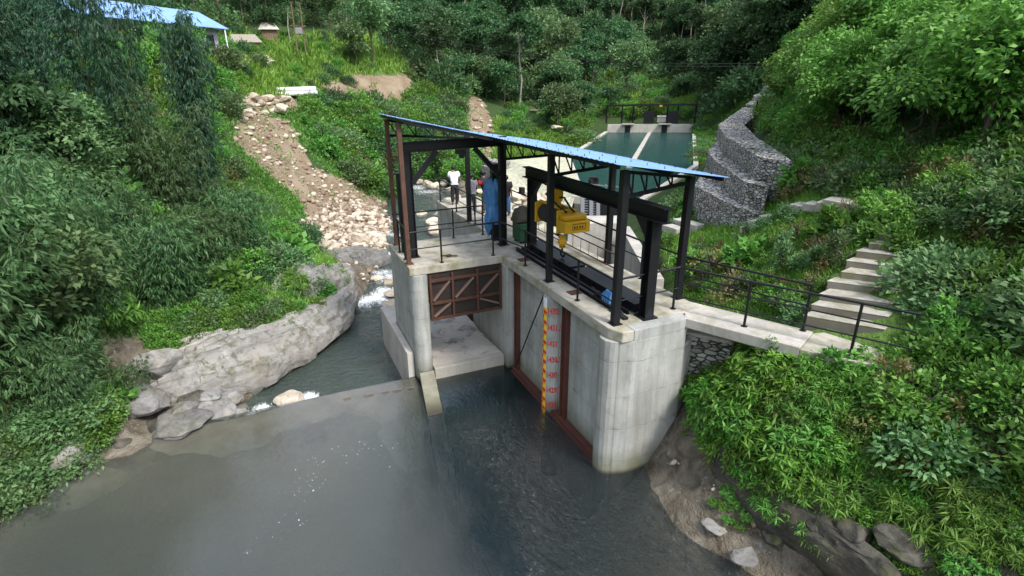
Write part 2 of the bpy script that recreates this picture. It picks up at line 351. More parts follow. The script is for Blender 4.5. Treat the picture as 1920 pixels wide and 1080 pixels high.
class MB:
    """collects shapes in world coordinates; build() links them as one mesh"""
    def __init__(s): s.v = []; s.f = []; s.m = []; s.mi = 0; s.sm = []
    def add(s, V, F, smooth=False):
        b = len(s.v); s.v += [tuple(map(float, q)) for q in V]
        for q in F: s.f.append([b+i for i in q]); s.m.append(s.mi); s.sm.append(smooth)
        return s
    def hexa(s, q):                              # 8 corners: bottom 4 then top 4
        return s.add(q, [(3, 2, 1, 0), (4, 5, 6, 7), (0, 1, 5, 4), (1, 2, 6, 5), (2, 3, 7, 6), (3, 0, 4, 7)])
    def box(s, x0, x1, y0, y1, z0, z1):
        return s.hexa([(x0, y0, z0), (x1, y0, z0), (x1, y1, z0), (x0, y1, z0), (x0, y0, z1), (x1, y0, z1), (x1, y1, z1), (x0, y1, z1)])
    def bar(s, a, b, w, h, up=(0, 0, 1)):         # rectangular bar from a to b
        a = Vector(a); b = Vector(b); d = (b-a).normalized(); u = Vector(up)
        if abs(d.dot(u)) > .98: u = Vector((1, 0, 0))
        r = d.cross(u).normalized()*(w/2); t = r.cross(d).normalized()*(h/2)
        return s.hexa([a-r-t, a+r-t, a+r+t, a-r+t, b-r-t, b+r-t, b+r+t, b-r+t])
    def tube(s, pts, r, n=8, cap=True):
        pts = [Vector(p) for p in pts]; rr = r if isinstance(r, (list, tuple)) else [r]*len(pts); V = []; F = []
        ref = None
        for i, p in enumerate(pts):
            d = (pts[min(i+1, len(pts)-1)]-pts[max(i-1, 0)]).normalized()
            if ref is None: ref = Vector((1, 0, 0)) if abs(d.x) < .8 else Vector((0, 1, 0))
            e = d.cross(ref).normalized(); g = d.cross(e).normalized(); ref = -g if False else ref
            for k in range(n):
                a = 2*math.pi*k/n; V.append(p+e*(math.cos(a)*rr[i])+g*(math.sin(a)*rr[i]))
        for i in range(len(pts)-1):
            for k in range(n): F.append((i*n+k, i*n+(k+1) % n, (i+1)*n+(k+1) % n, (i+1)*n+k))
        s.add(V, F, n > 5)
        if cap: s.add([V[k] for k in range(n)], [tuple(range(n))]); b = (len(pts)-1)*n; s.add([V[b+k] for k in range(n)], [tuple(range(n))[::-1]])
        return s
    def prism(s, poly, z0, z1, zt=None):          # vertical prism over a plan polygon; z1 may be a list of corner heights
        n = len(poly); top = z1 if isinstance(z1, (list, tuple)) else [z1]*n; bot = z0 if isinstance(z0, (list, tuple)) else [z0]*n
        V = [(p[0], p[1], b) for p, b in zip(poly, bot)]+[(p[0], p[1], t) for p, t in zip(poly, top)]
        F = [tuple(range(n))[::-1], tuple(range(n, 2*n))]+[(i, (i+1) % n, n+(i+1) % n, n+i) for i in range(n)]
        return s.add(V, F)
    def ibeam(s, a, b, w, h, t=.025, up=(0, 0, 1)):
        a = Vector(a); b = Vector(b); d = (b-a).normalized(); u = Vector(up)
        if abs(d.dot(u)) > .98: u = Vector((0, 1, 0))
        r = d.cross(u).normalized(); q = r.cross(d).normalized()
        s.bar(a+q*(h/2-t/2), b+q*(h/2-t/2), w, t, q); s.bar(a-q*(h/2-t/2), b-q*(h/2-t/2), w, t, q)
        return s.bar(a, b, t, h-2*t-.002, q)
    def build(s, name, mats, parent=None, bevel=0, world=False):
        o = Vector((0, 0, 0)) if parent is None else wloc(parent)
        me = bpy.data.meshes.new(name); me.from_pydata([tuple(Vector(p)-o) for p in s.v], [], s.f)
        me.polygons.foreach_set('material_index', s.m); me.polygons.foreach_set('use_smooth', s.sm); me.update()
        bm = bmesh.new(); bm.from_mesh(me)
        bmesh.ops.recalc_face_normals(bm, faces=bm.faces); bm.to_mesh(me); bm.free()
        ob = obj(name, me, mats, parent)
        if bevel:
            md = ob.modifiers.new('bevel', 'BEVEL'); md.width = bevel; md.segments = 2; md.limit_method = 'ANGLE'
        return ob
def copy_tree(o, parent=None):
    c = o.copy(); COL.objects.link(c); c.parent = parent
    for ch in o.children: copy_tree(ch, c)
    return c
def place(o, loc, rz=0, sc=1.0, label=None, tilt=(0, 0)):
    o.location = tuple(map(float, loc)); o.rotation_euler = (tilt[0], tilt[1], rz)
    o.scale = (sc, sc, sc) if not isinstance(sc, (tuple, list)) else sc
    if label: o['label'] = label
    return o
class Proto:                                     # first use moves the thing itself, every later use copies it with its parts
    def __init__(s, root): s.r = root; s.used = False
    def get(s):
        if not s.used: s.used = True; return s.r
        return copy_tree(s.r)
def inpoly(px, py, poly):
    px = np.asarray(px); py = np.asarray(py); c = np.zeros(px.shape, bool); n = len(poly); j = n-1
    for i in range(n):
        xi, yi = poly[i]; xj, yj = poly[j]
        c ^= ((yi > py) != (yj > py)) & (px < (xj-xi)*(py-yi)/((yj-yi) or 1e-9)+xi); j = i
    return c
# ------------------------------------------------------------------ terrain: heights surveyed at points, interpolated to one sheet
CP = []
def cz(*a):
    for px, py, z in a: CP.append(Zp(px, py, z))
def cd(*a):
    for px, py, d in a: CP.append(Dp(px, py, d))
def cw(*a):
    for q in a: CP.append(np.array(q, float))
# pond bed and its banks
cw((3, -5, -.45), (7, -6, -.7), (14, -7, -2.2), (20, -6, -2.4), (28, -8, -2.8), (3, -10, -.4), (7, -10, -.6), (8, -12.5, -.6), (14, -12, -1.8), (20, -12, -2), (1.3, -8, -.15), (1.2, -4.4, -.15), (1.3, -11, -.15), (1.2, -6, -.15), (5, -8, -.5), (5, -5.2, -.65), (5.5, -3.2, -2.8), (3, -2.2, -3.0), (1.5, -1.6, -3), (4.5, -1.2, -3), (7, -3.4, -2.9), (10, -4, -2.4),
   (1, -1.5, -2), (4, -1, -2.4), (7, -2, -2.5), (12, -3, -2.6), (18, -2, -2.4), (28, 0, -2))
cw((.6, -12.7, -.35), (3, -13.6, -.45), (6, -14.3, -.5), (10, -15.0, -.6), (15, -15.6, -.7), (0.2, -13.4, .25), (3.5, -15.0, .4), (9, -16.2, .5), (15, -17.2, .5), (22, -18, .5), (4, -17.5, 2), (10, -19, 2.4), (16, -20, 2.5), (24, -21, 2.5), (0, -17.5, 2.2), (10, -27, 6), (0, -26, 6.5), (24, -30, 8),
   (-8, -24, 5.5), (-20, -30, 10), (10, -45, 17), (-20, -50, 20), (40, -40, 15), (60, -20, 4), (60, 20, 8))
# right bank, from the pond shelf up
cw((6.7, 1.3, .12), (6.75, 2.1, .7), (7.2, .2, -.3), (9.6, -.1, -.35), (11.5, -.2, -.4), (14, 0, -.4), (8.2, -.9, -1.2), (10, -1.2, -1.3))
cz((1300, 880, .4), (1350, 940, .3), (1420, 1015, .25), (1480, 1075, .25), (1345, 880, .7), (1430, 960, .6), (1540, 1065, .6))
cz((1360, 850, 1.7), (1450, 870, 1.9), (1540, 890, 2.0), (1620, 905, 2.1), (1720, 930, 2.2), (1320, 790, 1.6), (1290, 745, 1.9))
cz((1320, 700, 2.9), (1400, 700, 3.2), (1500, 700, 3.55), (1600, 690, 3.75), (1400, 780, 2.4), (1500, 790, 2.75), (1600, 800, 2.95), (1750, 800, 3.2), (1900, 830, 3.4))
cw((8.6, 3.6, 3.72), (9.4, 4.4, 3.8), (10.2, 5, 3.9), (7.1, 3.6, 2.9))
cz((1290, 530, 2.8), (1400, 560, 3.3), (1450, 480, 4.2), (1480, 585, 3.65), (1550, 430, 5.0), (1600, 420, 5.3), (1240, 470, 2.6), (1270, 430, 3.0), (1310, 425, 3.0), (1350, 460, 3.3))
cw((7.5, 4.9, 4.15), (7.2, 6, 4.7), (7, 6.8, 5.1), (9, 6, 5.0), (10, 8, 6.0), (12, 7, 5.6), (14, 9, 7), (18, 10, 8), (24, 12, 9), (14, 5, 3.5), (18, 5, 3.2), (25, 6, 3), (7, 9, 6.1), (5, 8.4, 5.6))
cw((-1.2, 9.6, 3.1), (.3, 9.0, 3.4), (1.5, 9.2, 3.9), (3, 8.7, 5.1), (-5, 11.0, 2.7), (-9, 13.5, 1.9), (-14, 18.5, 1.6), (-6, 12.4, 2.9), (1.2, 12.2, 6.0), (-4, 14.6, 5.5), (-8.5, 18.4, 5.3), (-13.5, 23.5, 5.5), (-10.5, 16.2, 2.4), (-2.5, 10.2, 2.9), (2, 14, 7.6), (6, 12, 7.2))
cw((-3, 19, 9.6), (0, 26, 14), (6, 20, 11), (12, 18, 11), (-10, 28, 11), (-20, 35, 10), (-17, 31.5, 7.4), (-24.5, 33, 1.8), (-33, 41, 1.2), (-42, 51, 1.2), (-24, 50, 12), (-30, 65, 22), (0, 45, 27), (30, 40, 26), (-55, 72, 14), (-60, 90, 30), (-20, 90, 50), (40, 90, 55))
cw((-20, 26, 1.2), (-28, 35, .8), (-40, 46, .6), (-52, 58, .6), (-60, 64, 1))
# left bank: bluff, gully, bench with the road, houses
cz((205, 640, 1.2), (300, 640, 1.0), (250, 560, 1.7), (400, 540, 1.7), (450, 540, 1.6), (560, 520, 1.3), (620, 500, .5), (330, 620, .9), (480, 600, .8), (600, 560, .4), (215, 720, .2), (430, 700, -.4), (350, 760, -.3), (260, 775, -.1), (300, 720, 0))
cw((-1, -12.6, .3), (-3, -15, 1.6), (-8, -16, 2.8))
cz((600, 460, -.2), (680, 460, -1.0), (720, 430, -1.5), (715, 385, -1.8), (640, 420, -.9), (690, 420, -1.3))
cd((400, 420, 33), (420, 330, 40), (500, 480, 28), (560, 330, 44), (460, 260, 48), (460, 215, 54), (500, 205, 58), (600, 250, 56), (700, 250, 62), (620, 330, 51), (700, 330, 60), (540, 240, 54), (650, 200, 66),
   (553, 180, 74), (440, 190, 56), (740, 200, 78), (720, 188, 79), (655, 172, 76), (720, 140, 85), (650, 135, 83), (780, 130, 95), (560, 100, 80), (480, 115, 70), (600, 62, 100), (450, 85, 66), (390, 80, 56), (300, 110, 50),
   (210, 90, 50), (215, 300, 32), (300, 200, 45), (0, 300, 28), (-50, 420, 23), (0, 100, 45), (150, 500, 22), (0, 560, 19.5), (100, 640, 18.6), (560, 150, 76))
cd((500, 20, 130), (300, 15, 95), (0, 0, 75), (700, 60, 120), (800, 100, 115), (860, 160, 98), (880, 190, 90), (890, 235, 82), (880, 290, 73), (840, 300, 68), (820, 240, 76), (940, 310, 66), (1000, 265, 78), (1060, 265, 84), (960, 235, 86), (1040, 235, 92),
   (1000, 180, 112), (1000, 100, 145), (1000, 20, 190), (1200, 180, 128), (1300, 160, 135), (1200, 205, 114), (1340, 215, 100), (1300, 90, 165), (1300, 15, 205), (1450, 70, 120), (1450, 10, 150), (820, 20, 165), (1130, 225, 112))
cw((-250, 40, 75), (-250, -60, 80), (-200, 130, 80), (-120, 160, 80), (-200, -140, 90), (-100, -120, 55), (-280, 0, 90), (0, -120, 55), (0, 160, 95), (100, 100, 70), (120, -100, 50), (150, 0, 12), (260, 0, 40), (280, 200, 120), (280, -200, 120), (-280, 280, 150), (-280, -280, 150), (0, 280, 160), (0, -280, 150))
CP = np.array(CP)
def _sys():
    n = len(CP); d = np.linalg.norm(CP[:, None, :2]-CP[None, :, :2], axis=2)+np.eye(n)*0
    A = np.zeros((n+3, n+3)); A[:n, :n] = d - np.eye(n)*.25
    A[:n, n] = 1; A[:n, n+1:] = CP[:, :2]; A[n, :n] = 1; A[n+1:, :n] = CP[:, :2].T
    return np.linalg.solve(A, np.r_[CP[:, 2], 0, 0, 0])
WT = _sys()
def smooth(a, b, x): t = np.clip((x-a)/(b-a), 0, 1); return t*t*(3-2*t)
RX = np.array([-75, -60, -47, -33, -20, -13, -11, -9.3, -8, 0.])
RZ = np.array([-2.3, -2.2, -2.05, -1.85, -1.4, -1.15, -1.05, -.8, -.70, -.62])
def rpts(L): return [Zp(a, b, c)[:2] for a, b, c in L]
LE = np.array([(3, -10.5), (-.3, -10.2)]+rpts([(430, 778, -.6), (600, 655, -.65), (650, 600, -.7), (668, 550, -.9), (728, 480, -1.3), (735, 420, -1.7), (722, 370, -1.95), (720, 345, -2.05)])+[(-60, 9), (-75, 17), (-95, 30)])
LE = LE[np.argsort(LE[:, 0])]
RE = np.array([(-95, 36), (-75, 25), (-60, 18), (-47, 13.6), (-33, 10.2), (-20, 6.0), (-12, 1.2), (-9.6, -.3), (-9, -3.0), (3, -3.0)])
def river_z(x): return np.interp(x, RX, RZ)
def river_l(x): return np.interp(x, LE[:, 0], LE[:, 1])
def river_r(x): return np.interp(x, RE[:, 0], RE[:, 1])
BL2, BR2 = Zp(1137, 246, .5), Zp(1301, 246, .5)
BL1, BT1, BR1, BT2 = Zp(1066, 293, .5), Zp(1084, 345, .5), Zp(1305, 309, .5), Zp(1195, 378, .5)
BASINP = [tuple(q[:2]) for q in (BL1, BL2, BR2, BR1, BT2, BT1)]
def hgt(x, y, detail=True):
    x = np.atleast_1d(np.asarray(x, float)); y = np.atleast_1d(np.asarray(y, float)); o = np.zeros(len(x))
    for i in range(0, len(x), 8000):
        xs, ys = x[i:i+8000], y[i:i+8000]
        d = np.hypot(xs[:, None]-CP[None, :, 0], ys[:, None]-CP[None, :, 1])
        o[i:i+8000] = d@WT[:-3]+WT[-3]+WT[-2]*xs+WT[-1]*ys
    if detail:
        r = np.hypot(x-CAM[0], y-CAM[1]); P = np.c_[x, y, 0*x]
        o += fbm(P*.45, 4, 3)*np.clip(r*.006, .06, .5)+fbm(P*2.1, 3, 9)*.05
    # river bed
    l, rr = river_l(x), river_r(x); ins = np.minimum(y-l, rr-y); on = (x < .2) & (x > -50)
    bed = river_z(x)-.55-.15*smooth(0, 2, ins); o = np.where(on & (ins > -.6), np.minimum(o, bed+(1-smooth(-.6, .5, ins))*(np.maximum(o, bed)-bed)), o)
    # pits dug for the intake, the canal behind it and the basin
    o = np.where((x > -9.2) & (x < 6.2) & (y > -3.2) & (y < 2.6), np.minimum(o, -2.3), o)
    o = np.where(inpoly(x, y, [(-9, 2.6), (4.2, 2.6), (-1.2, 7.2), (-7, 9.4), (-16, 14), (-14, 6)]), np.minimum(o, -.6), o)
    o = np.where(inpoly(x, y, BASINP), np.minimum(o, -1.6), o)
    tr = np.clip((y-3.7)/.5, 0, 20); st = 3.72+.17*np.floor(np.clip((y-3.6-(x-7.6)*.27)/.375, 0, 11)); o = np.where((x > 7.0) & (x < 10.9) & (y > 3.7) & (y < 9.0) & (y-3.6-(x-7.6)*.27 < 4.2), np.minimum(o, st-.1), o)
    return o
def terrain():
    n = 430; u = np.linspace(-1, 1, n); s = np.sinh(3.6*u)/np.sinh(3.6)*320
    gx, gy = np.meshgrid(s+2, s-1, indexing='ij'); X = gx.ravel(); Y = gy.ravel(); Z = hgt(X, Y)
    V = np.c_[X, Y, Z]; i = np.arange(n-1)[:, None]*n+np.arange(n-1)[None, :]; i = i.ravel()
    F = np.c_[i, i+n, i+n+1, i+1]
    me = mesh_np('hillside_ground', V, F, True)
    px, py, dz = view(V); dist = np.linalg.norm(V-CAM, axis=1)
    def zone(L):
        o = np.zeros(len(V))
        for poly, a, b in L: o = np.maximum(o, (inpoly(px, py, poly) & (dist > a) & (dist < b) & (dz > 0))*1.0)
        return o
    soil, rock, lawn = zone(SOILZ), zone(ROCKZ), zone(LAWNZ)
    l, rr = river_l(X), river_r(X)
    rock = np.maximum(rock, ((X < .5) & (X > -50) & (Y > l-.8) & (Y < rr+1.0))*1.0)
    rock = np.maximum(rock, ((Z < .45) & (X > .3))*1.0); lawn = lawn*(1-soil)
    col = np.c_[soil, rock, lawn, np.ones(len(V))].astype(np.float32)
    at = me.color_attributes.new('zone', 'FLOAT_COLOR', 'POINT'); at.data.foreach_set('color', col.ravel())
    return tag(obj('hillside_ground', me, GROUND), kind='structure')
SOILZ = [([(440, 205), (545, 225), (585, 315), (660, 340), (735, 392), (735, 470), (690, 470), (600, 460), (560, 375), (470, 300), (440, 262)], 28, 63),
         ([(655, 140), (768, 140), (772, 212), (690, 200), (640, 182), (600, 180), (600, 160)], 62, 110), ([(425, 100), (520, 104), (520, 130), (425, 126)], 45, 90),
         ([(872, 183), (902, 183), (930, 250), (915, 305), (848, 305)], 60, 112), ([(425, 186), (560, 180), (790, 196), (770, 222), (560, 208), (425, 214)], 45, 105),
         ([(1500, 330), (1560, 320), (1580, 355), (1480, 372)], 15, 30), ([(1290, 515), (1400, 490), (1435, 520), (1330, 562)], 12, 23)]
ROCKZ = [([(205, 640), (330, 615), (480, 590), (540, 500), (640, 500), (675, 560), (600, 665), (430, 800), (100, 860)], 14, 31), ([(595, 450), (740, 430), (750, 570), (690, 560), (620, 520)], 22, 46),
         ([(1100, 880), (1280, 780), (1335, 850), (1430, 850), (1640, 890), (1920, 905), (1920, 1080), (1100, 1080)], 8, 17), ([(1270, 610), (1340, 610), (1330, 800), (1250, 860)], 10, 18)]
LAWNZ = [([(430, 70), (720, 60), (780, 145), (650, 175), (430, 182)], 45, 120), ([(1225, 395), (1614, 350), (1920, 300), (1920, 900), (1340, 850), (1280, 640)], 8, 31), ([(1120, 140), (1345, 140), (1345, 215), (1120, 215)], 90, 170),
         ([(930, 225), (1100, 225), (1100, 300), (930, 300)], 55, 105), ([(205, 60), (440, 60), (440, 130), (205, 300)], 30, 70), ([(280, 540), (640, 470), (640, 560), (480, 610), (300, 650)], 17, 34)]
terrain()

# ------------------------------------------------------------------ water
def pond():
    nx, ny = 260, 200
    me_b = MB(); x0, x1, y0, y1 = -.34, 70, -60, 3.0
    me_b.box(x0, x1, y0, y1, -6, 0)
    return tag(me_b.build('reservoir_water', POND), kind='structure')
pond()
FOAMS = [(Zp(700, 556, -.9), 1.5, 1.0), (Zp(680, 566, -.85), 1.0, .95), (Zp(720, 545, -.95), 1.2, .8), (Zp(738, 520, -1.1), 1.5, .75), (Zp(735, 475, -1.3), 1.8, .68), (Zp(720, 510, -1.15), 1.4, .72), (Zp(578, 745, -.62), .5, .95), (Zp(560, 752, -.62), .4, .8),
         (Zp(490, 762, -.62), .45, .9), (Zp(465, 775, -.62), .5, .75), (Zp(780, 350, -2), 2.4, .7), (Zp(800, 360, -2), 2.5, .62), (Zp(755, 410, -1.75), 1.6, .62), (Zp(740, 440, -1.6), 1.5, .66), (Zp(790, 345, -2), 3, .45)]
def river():
    xs = np.concatenate([np.linspace(-49.5, -26, 130), np.linspace(-25.8, -.33, 190)]); t = np.linspace(0, 1, 70); V = []
    for x in xs:
        l = river_l(x)-1.6; r_ = river_r(x)+1.6
        V.append(np.c_[np.full(70, x), l+(r_-l)*t, np.full(70, river_z(x))])
    V = np.concatenate(V); fo = np.zeros(len(V))
    for c, rad, a in FOAMS: fo = np.maximum(fo, a*np.exp(-((V[:, 0]-c[0])**2+(V[:, 1]-c[1])**2)/(rad*rad)))
    fast = np.interp(V[:, 0], [-60, -30, -18, -12, -9, -7, 0], [.06, .06, .09, .09, .07, .02, .012])
    V[:, 2] += fbm(V*np.array([1.1, 1.1, 0])+5, 4, 21)*(fast+fo*.10)
    i = (np.arange(len(xs)-1)[:, None]*70+np.arange(69)[None, :]).ravel()
    me = mesh_np('river_water', V, np.c_[i, i+70, i+71, i+1], True)
    a = me.attributes.new('foam', 'FLOAT', 'POINT'); a.data.foreach_set('value', fo.astype(np.float32))
    return tag(obj('river_water', me, RIVER), kind='structure')
river()
b = MB(); b.add([(x, y, .33) for x, y in BASINP], [tuple(range(6))])
tag(b.build('basin_water', BASIN), kind='structure')
b = MB(); b.add([(-14, 5.5, -.1), (-9, 3.1, -.1), (4, 3.1, -.1), (-1.5, 7, -.1), (-7, 9.2, -.1), (-15, 13.5, -.1)], [tuple(range(6))])
tag(b.build('canal_water', BASIN), kind='structure')
# ------------------------------------------------------------------ concrete intake
ZD = 3.95; ZS = 3.68
I = thing('concrete_intake', 'weathered grey concrete intake with rounded nose and numbered gauge pillar in the dark pond', 'intake', (3, 1, 0))
b = MB(); b.prism([(-2.95, -3.09), (0, -3.09), (0, 0), (6.14, 0), (6.49, .16), (6.51, .46), (6.12, .48), (6.12, 2.75), (-2.95, 2.75)], ZS, ZD)
b.build('deck_slab', DECK, I, .025)
b = MB(); b.prism([(-9.4, .62), (-2.96, .62), (-2.96, 2.75), (-9.4, 2.75)], ZS, ZD)
b.build('walkway_slab', DECK, I, .02)
# front wall with panels, pillars between
b = MB(); b.box(.34, 5.75, .26, .62, -2.5, ZS-.003); b.build('front_wall', CONC, I)
b = MB(); b.box(-2.93, .34, .0, .62, -2.5, ZS-.004)
b.box(-9.3, 5.75, .63, 2.6, -2.5, ZS-.006); b.build('core_wall', CONC, I)
b = MB(); b.prism([(.02, .0), (.02, -.02), (.42, -.02), (.42, .27), (.02, .27)], -2.5, ZS-.002); b.build('corner_pillar', CONC, I, .03)
def nose_poly():
    P = []
    for k in range(9):
        a = R(180+ k*90/8); P.append((6.12+.30*math.cos(a), .28+.32*math.sin(a)))
    for k in range(1, 7):
        a = R(270+k*78/6); P.append((6.12+.36*math.cos(a), .28+.32*math.sin(a)))
    return P
b = MB(); np_ = nose_poly(); pl_ = [(5.83, .285), (5.83, .06), (5.87, -.03), (5.95, -.09), (6.07, -.115), (6.2, -.095), (6.31, -.03), (6.37, .05), (6.40, .14), (6.425, .16), (6.515, .46), (6.505, 1.0), (6.475, 1.6), (6.40, 2.05), (5.83, 2.05)]
b.prism(pl_, -2.5, ZS-.002)
b.prism([(6.123, .483), (6.512, .463), (6.505, 1.0), (6.475, 1.75), (6.40, 2.05), (6.123, 2.05)], ZS-.001, ZD-.002)
b.build('nose_wall', CONC, I, .012)
b = MB(); b.prism([(5.9, 2.06), (6.38, 2.06), (6.1, 2.6), (5.6, 3.0), (4.8, 2.9)], -2.0, 3.2); b.build('return_wall', CONC, I, .02)
# gauge pillar
GX, GY, GR = 3.2, .27, .30
b = MB(); n = 28; poly = [(GX+GR*math.cos(R(180+180*k/n)), GY+GR*1.2*math.sin(R(180+180*k/n))) for k in range(n+1)]+[(GX+GR, .28), (GX-GR, .28)]
b.prism(poly, -2.5, ZS-.001); gp = b.build('gauge_pillar', CONC, I)
def gpt(a, z, off=.004):                         # point on the pillar's curved face
    return (GX+(GR+off)*math.cos(R(a)), GY+(GR*1.2+off)*math.sin(R(a)), z)
def patch(mb, a0, a1, z0, z1, off=.004, n=4):
    V = []; F = []
    for k in range(n+1):
        a = a0+(a1-a0)*k/n; V += [gpt(a, z0, off), gpt(a, z1, off)]
    F = [(2*k, 2*k+2, 2*k+3, 2*k+1) for k in range(n)]; mb.add(V, F)
A0, A1 = 240, 291
b = MB(); patch(b, A0, A1, -.6, 3.36, .004); gs = b.build('gauge_board', YELP, gp)
b = MB(); patch(b, A0, A1, 3.365, 3.72-.06, .004); b.build('white_cap_board', WHITEP, gp)
b = MB(); k = 0; z = -.55
while z < 3.3:
    s = k % 2; mid = (A0+A1)/2
    patch(b, A0 if s else mid-2, mid+2 if s else A1, z, z+.1, .008, 2); patch(b, A0+6, A1-6, z+.1, z+.125, .008, 2); z += .155; k += 1
b.build('red_gauge_marks', REDP, gs)
def text_mesh(s, size):
    cu = bpy.data.curves.new('t', 'FONT'); cu.body = s; cu.size = size; cu.offset = .008; cu.resolution_u = 3
    o = link(bpy.data.objects.new('t', cu)); dg = bpy.context.evaluated_depsgraph_get(); me = bpy.data.meshes.new_from_object(o.evaluated_get(dg))
    bpy.data.objects.remove(o); bpy.data.curves.remove(cu); return me
for i, s in enumerate(['1432', '1431.5', '1431', '1430.5', '1430', '1429.5', '1429']):
    me = text_mesh(s, .25); z = 3.3-.5*i-.09
    bm = bmesh.new(); bm.from_mesh(me); bmesh.ops.subdivide_edges(bm, edges=[e for e in bm.edges if e.calc_length() > .06], cuts=2)
    bmesh.ops.solidify(bm, geom=bm.faces[:], thickness=.003)
    o3 = wloc(gp)
    for v in bm.verts: a = 295+(v.co.x*.56)/(GR*1.02)*57.3; off = .006+v.co.z; v.co = Vector(gpt(a, z+v.co.y, off))-o3
    bm.to_mesh(me); bm.free(); obj('gauge_number', me, REDP, gp)
# left pier with its round nose
b = MB(); b.box(-2.9, -.2, -3.06, -2.5, -2.5, ZS-.003); b.build('pier', CONC, I)
b = MB(); b.prism([(-.2+.30*math.cos(2*math.pi*k/28), -2.78+.285*math.sin(2*math.pi*k/28)) for k in range(28)], -2.5, ZS-.005); b.build('pier_nose', CONC, I)
b = MB(); b.prism([(-4.6, -3.32), (-2.9, -3.32), (-.35, -3.30), (-.35, -3.08), (-2.92, -3.08), (-2.92, -2.55), (-4.5, -2.55)], -2, [.95, .95, .9, .9, .95, .95, .95]); b.build('river_guide_wall', PALE, I, .02)
b = MB(); b.prism([(-.1, -2.51), (.14, -2.51), (.14, -.02), (-.1, -.02)], -2.5, .40); b.build('gate_sill', DECK, I, .02)
# divider wall running out under the pond
b = MB(); b.hexa([(.1, -3.0, -3.2), (4.6, -3.78, -3.2), (4.6, -3.3, -3.2), (.1, -2.54, -3.2), (.1, -3.03, .34), (4.6, -3.78, -.42), (4.6, -3.3, -.42), (.1, -2.54, .34)]); b.build('divider_wall', DIVC, I, .02)
# steel lining
for x in (.66, 3.78):
    b = MB(); w = .22 if x < 1 else .26
    b.box(x, x+w, .20, .262, .1, ZS-.01); b.box(x, x+.03, .13, .2, .1, ZS-.01); b.box(x+w-.03, x+w, .13, .2, .1, ZS-.01); b.build('guide_channel', REDRUST, I)
b = MB(); b.box(.62, 5.8, .06, .255, -.05, .13); b.box(.62, 5.8, .0, .055, -.12, .02); b.build('sill_beam', REDRUST, I)
b = MB(); b.tube([(3.0, -.02, 3.62), (.8, .14, .28)], .022, 6); b.build('stay_rod', DARK, I)
for x, y in ((.75, .42), (3.9, .42)):
    b = MB(); b.box(x-.14, x+.14, y-.16, y+.16, ZD+.001, ZD+.02); b.build('cover_plate', REDRUST, I)
# rusty gate
G = thing('sluice_gate', 'rusty brown steel sluice gate with diagonal braces raised under the deck', 'gate', (-.05, -1.28, 2.1))
b = MB(); b.box(-.12, -.06, -2.49, -.03, 2.08, 3.66); b.build('skin_plate', DRUST, G)
b = MB()
for z in (2.12, 2.66, 3.42): b.box(-.055, .03, -2.49, -.03, z-.04, z+.04)
b.build('girder', RUST, G)
for y in (-2.45, -1.72, -.88, -.07): b = MB(); b.box(-.054, .035, y-.035, y+.035, 2.165, 3.62); b.build('stiffener', RUST, G)
for p, q in (((-2.38, 2.75), (-1.82, 3.36)), ((-1.64, 2.75), (-1.0, 3.36)), ((-.8, 2.75), (-.14, 3.36)), ((-2.38, 2.2), (-1.82, 2.6)), ((-.8, 2.58), (-.14, 2.3))):
    b = MB(); b.bar((0, p[0], p[1]), (0, q[0], q[1]), .05, .10, (1, 0, 0)); b.build('brace', plain('faded_brace', (.16, .10, .075), .85, .3) if 'faded_brace' not in MATS else MATS['faded_brace'], G)
# apron behind the gate
def apron():
    nx, ny = 60, 30; X = np.linspace(-5.8, -.12, nx); Yv = np.linspace(-2.49, -.01, ny); V = []
    for x in X: V.append(np.c_[np.full(ny, x), Yv, np.full(ny, .36+.02*x)])
    V = np.concatenate(V); V[:, 2] += fbm(V*np.array([1.3, 1.3, 0]), 5, 4)*.06
    i = (np.arange(nx-1)[:, None]*ny+np.arange(ny-1)[None, :]).ravel()
    F = np.c_[i, i+ny, i+ny+1, i+1]
    k = N('stained_apron_concrete'); n1 = k.noise(1.1, 6, .7, dist=1.2)
    c = k.mix(k.noise(3, 5), (.40, .36, .31), (.55, .51, .45)); c = k.mix(k.ramp(n1, (.52, 0.0), (.66, .9)), c, (.12, .115, .11)); k.bump(k.noise(6, 5), .03, .6); k.set(c, .85)
    me = mesh_np('apron', V, F, True); o = obj('apron', me, k.m, I, tuple(-wloc(I))); return o
apron()
# weir
def weir():
    P = [(-.95, -1.9), (-.52, -.55), (-.40, -.035), (-.3, -.02), (.25, -.045), (1.2, -.22), (2.6, -.75), (4.5, -1.7), (4.5, -3)]
    ys = np.linspace(-13.6, -3.09, 80); V = []
    for y in ys:
        for x, z in P: V.append((x+(.05*math.sin(y*1.3) if x < -.2 and z > -.6 else 0)-.03*(y+3), y, z))
    V = np.array(V); V[:, 2] += fbm(V*1.4, 4, 6)*.03*(V[:, 2] < -.03)
    n = len(P); i = (np.arange(len(ys)-1)[:, None]*n+np.arange(n-1)[None, :]).ravel()
    k = N('algae_weir_concrete'); c = k.mix(k.ramp(k.noise(1.2, 5, .65), (.35, 0.0), (.65, 1.0)), (.20, .17, .12), (.32, .28, .215)); k.bump(k.noise(5, 4), .03, .5); k.set(c, .8)
    me = mesh_np('weir', V, np.c_[i, i+1, i+n+1, i+n], True); me.flip_normals()
    return tag(obj('overflow_weir', me, k.m), 'long brown concrete weir crest just under the pond surface', 'weir')
weir()
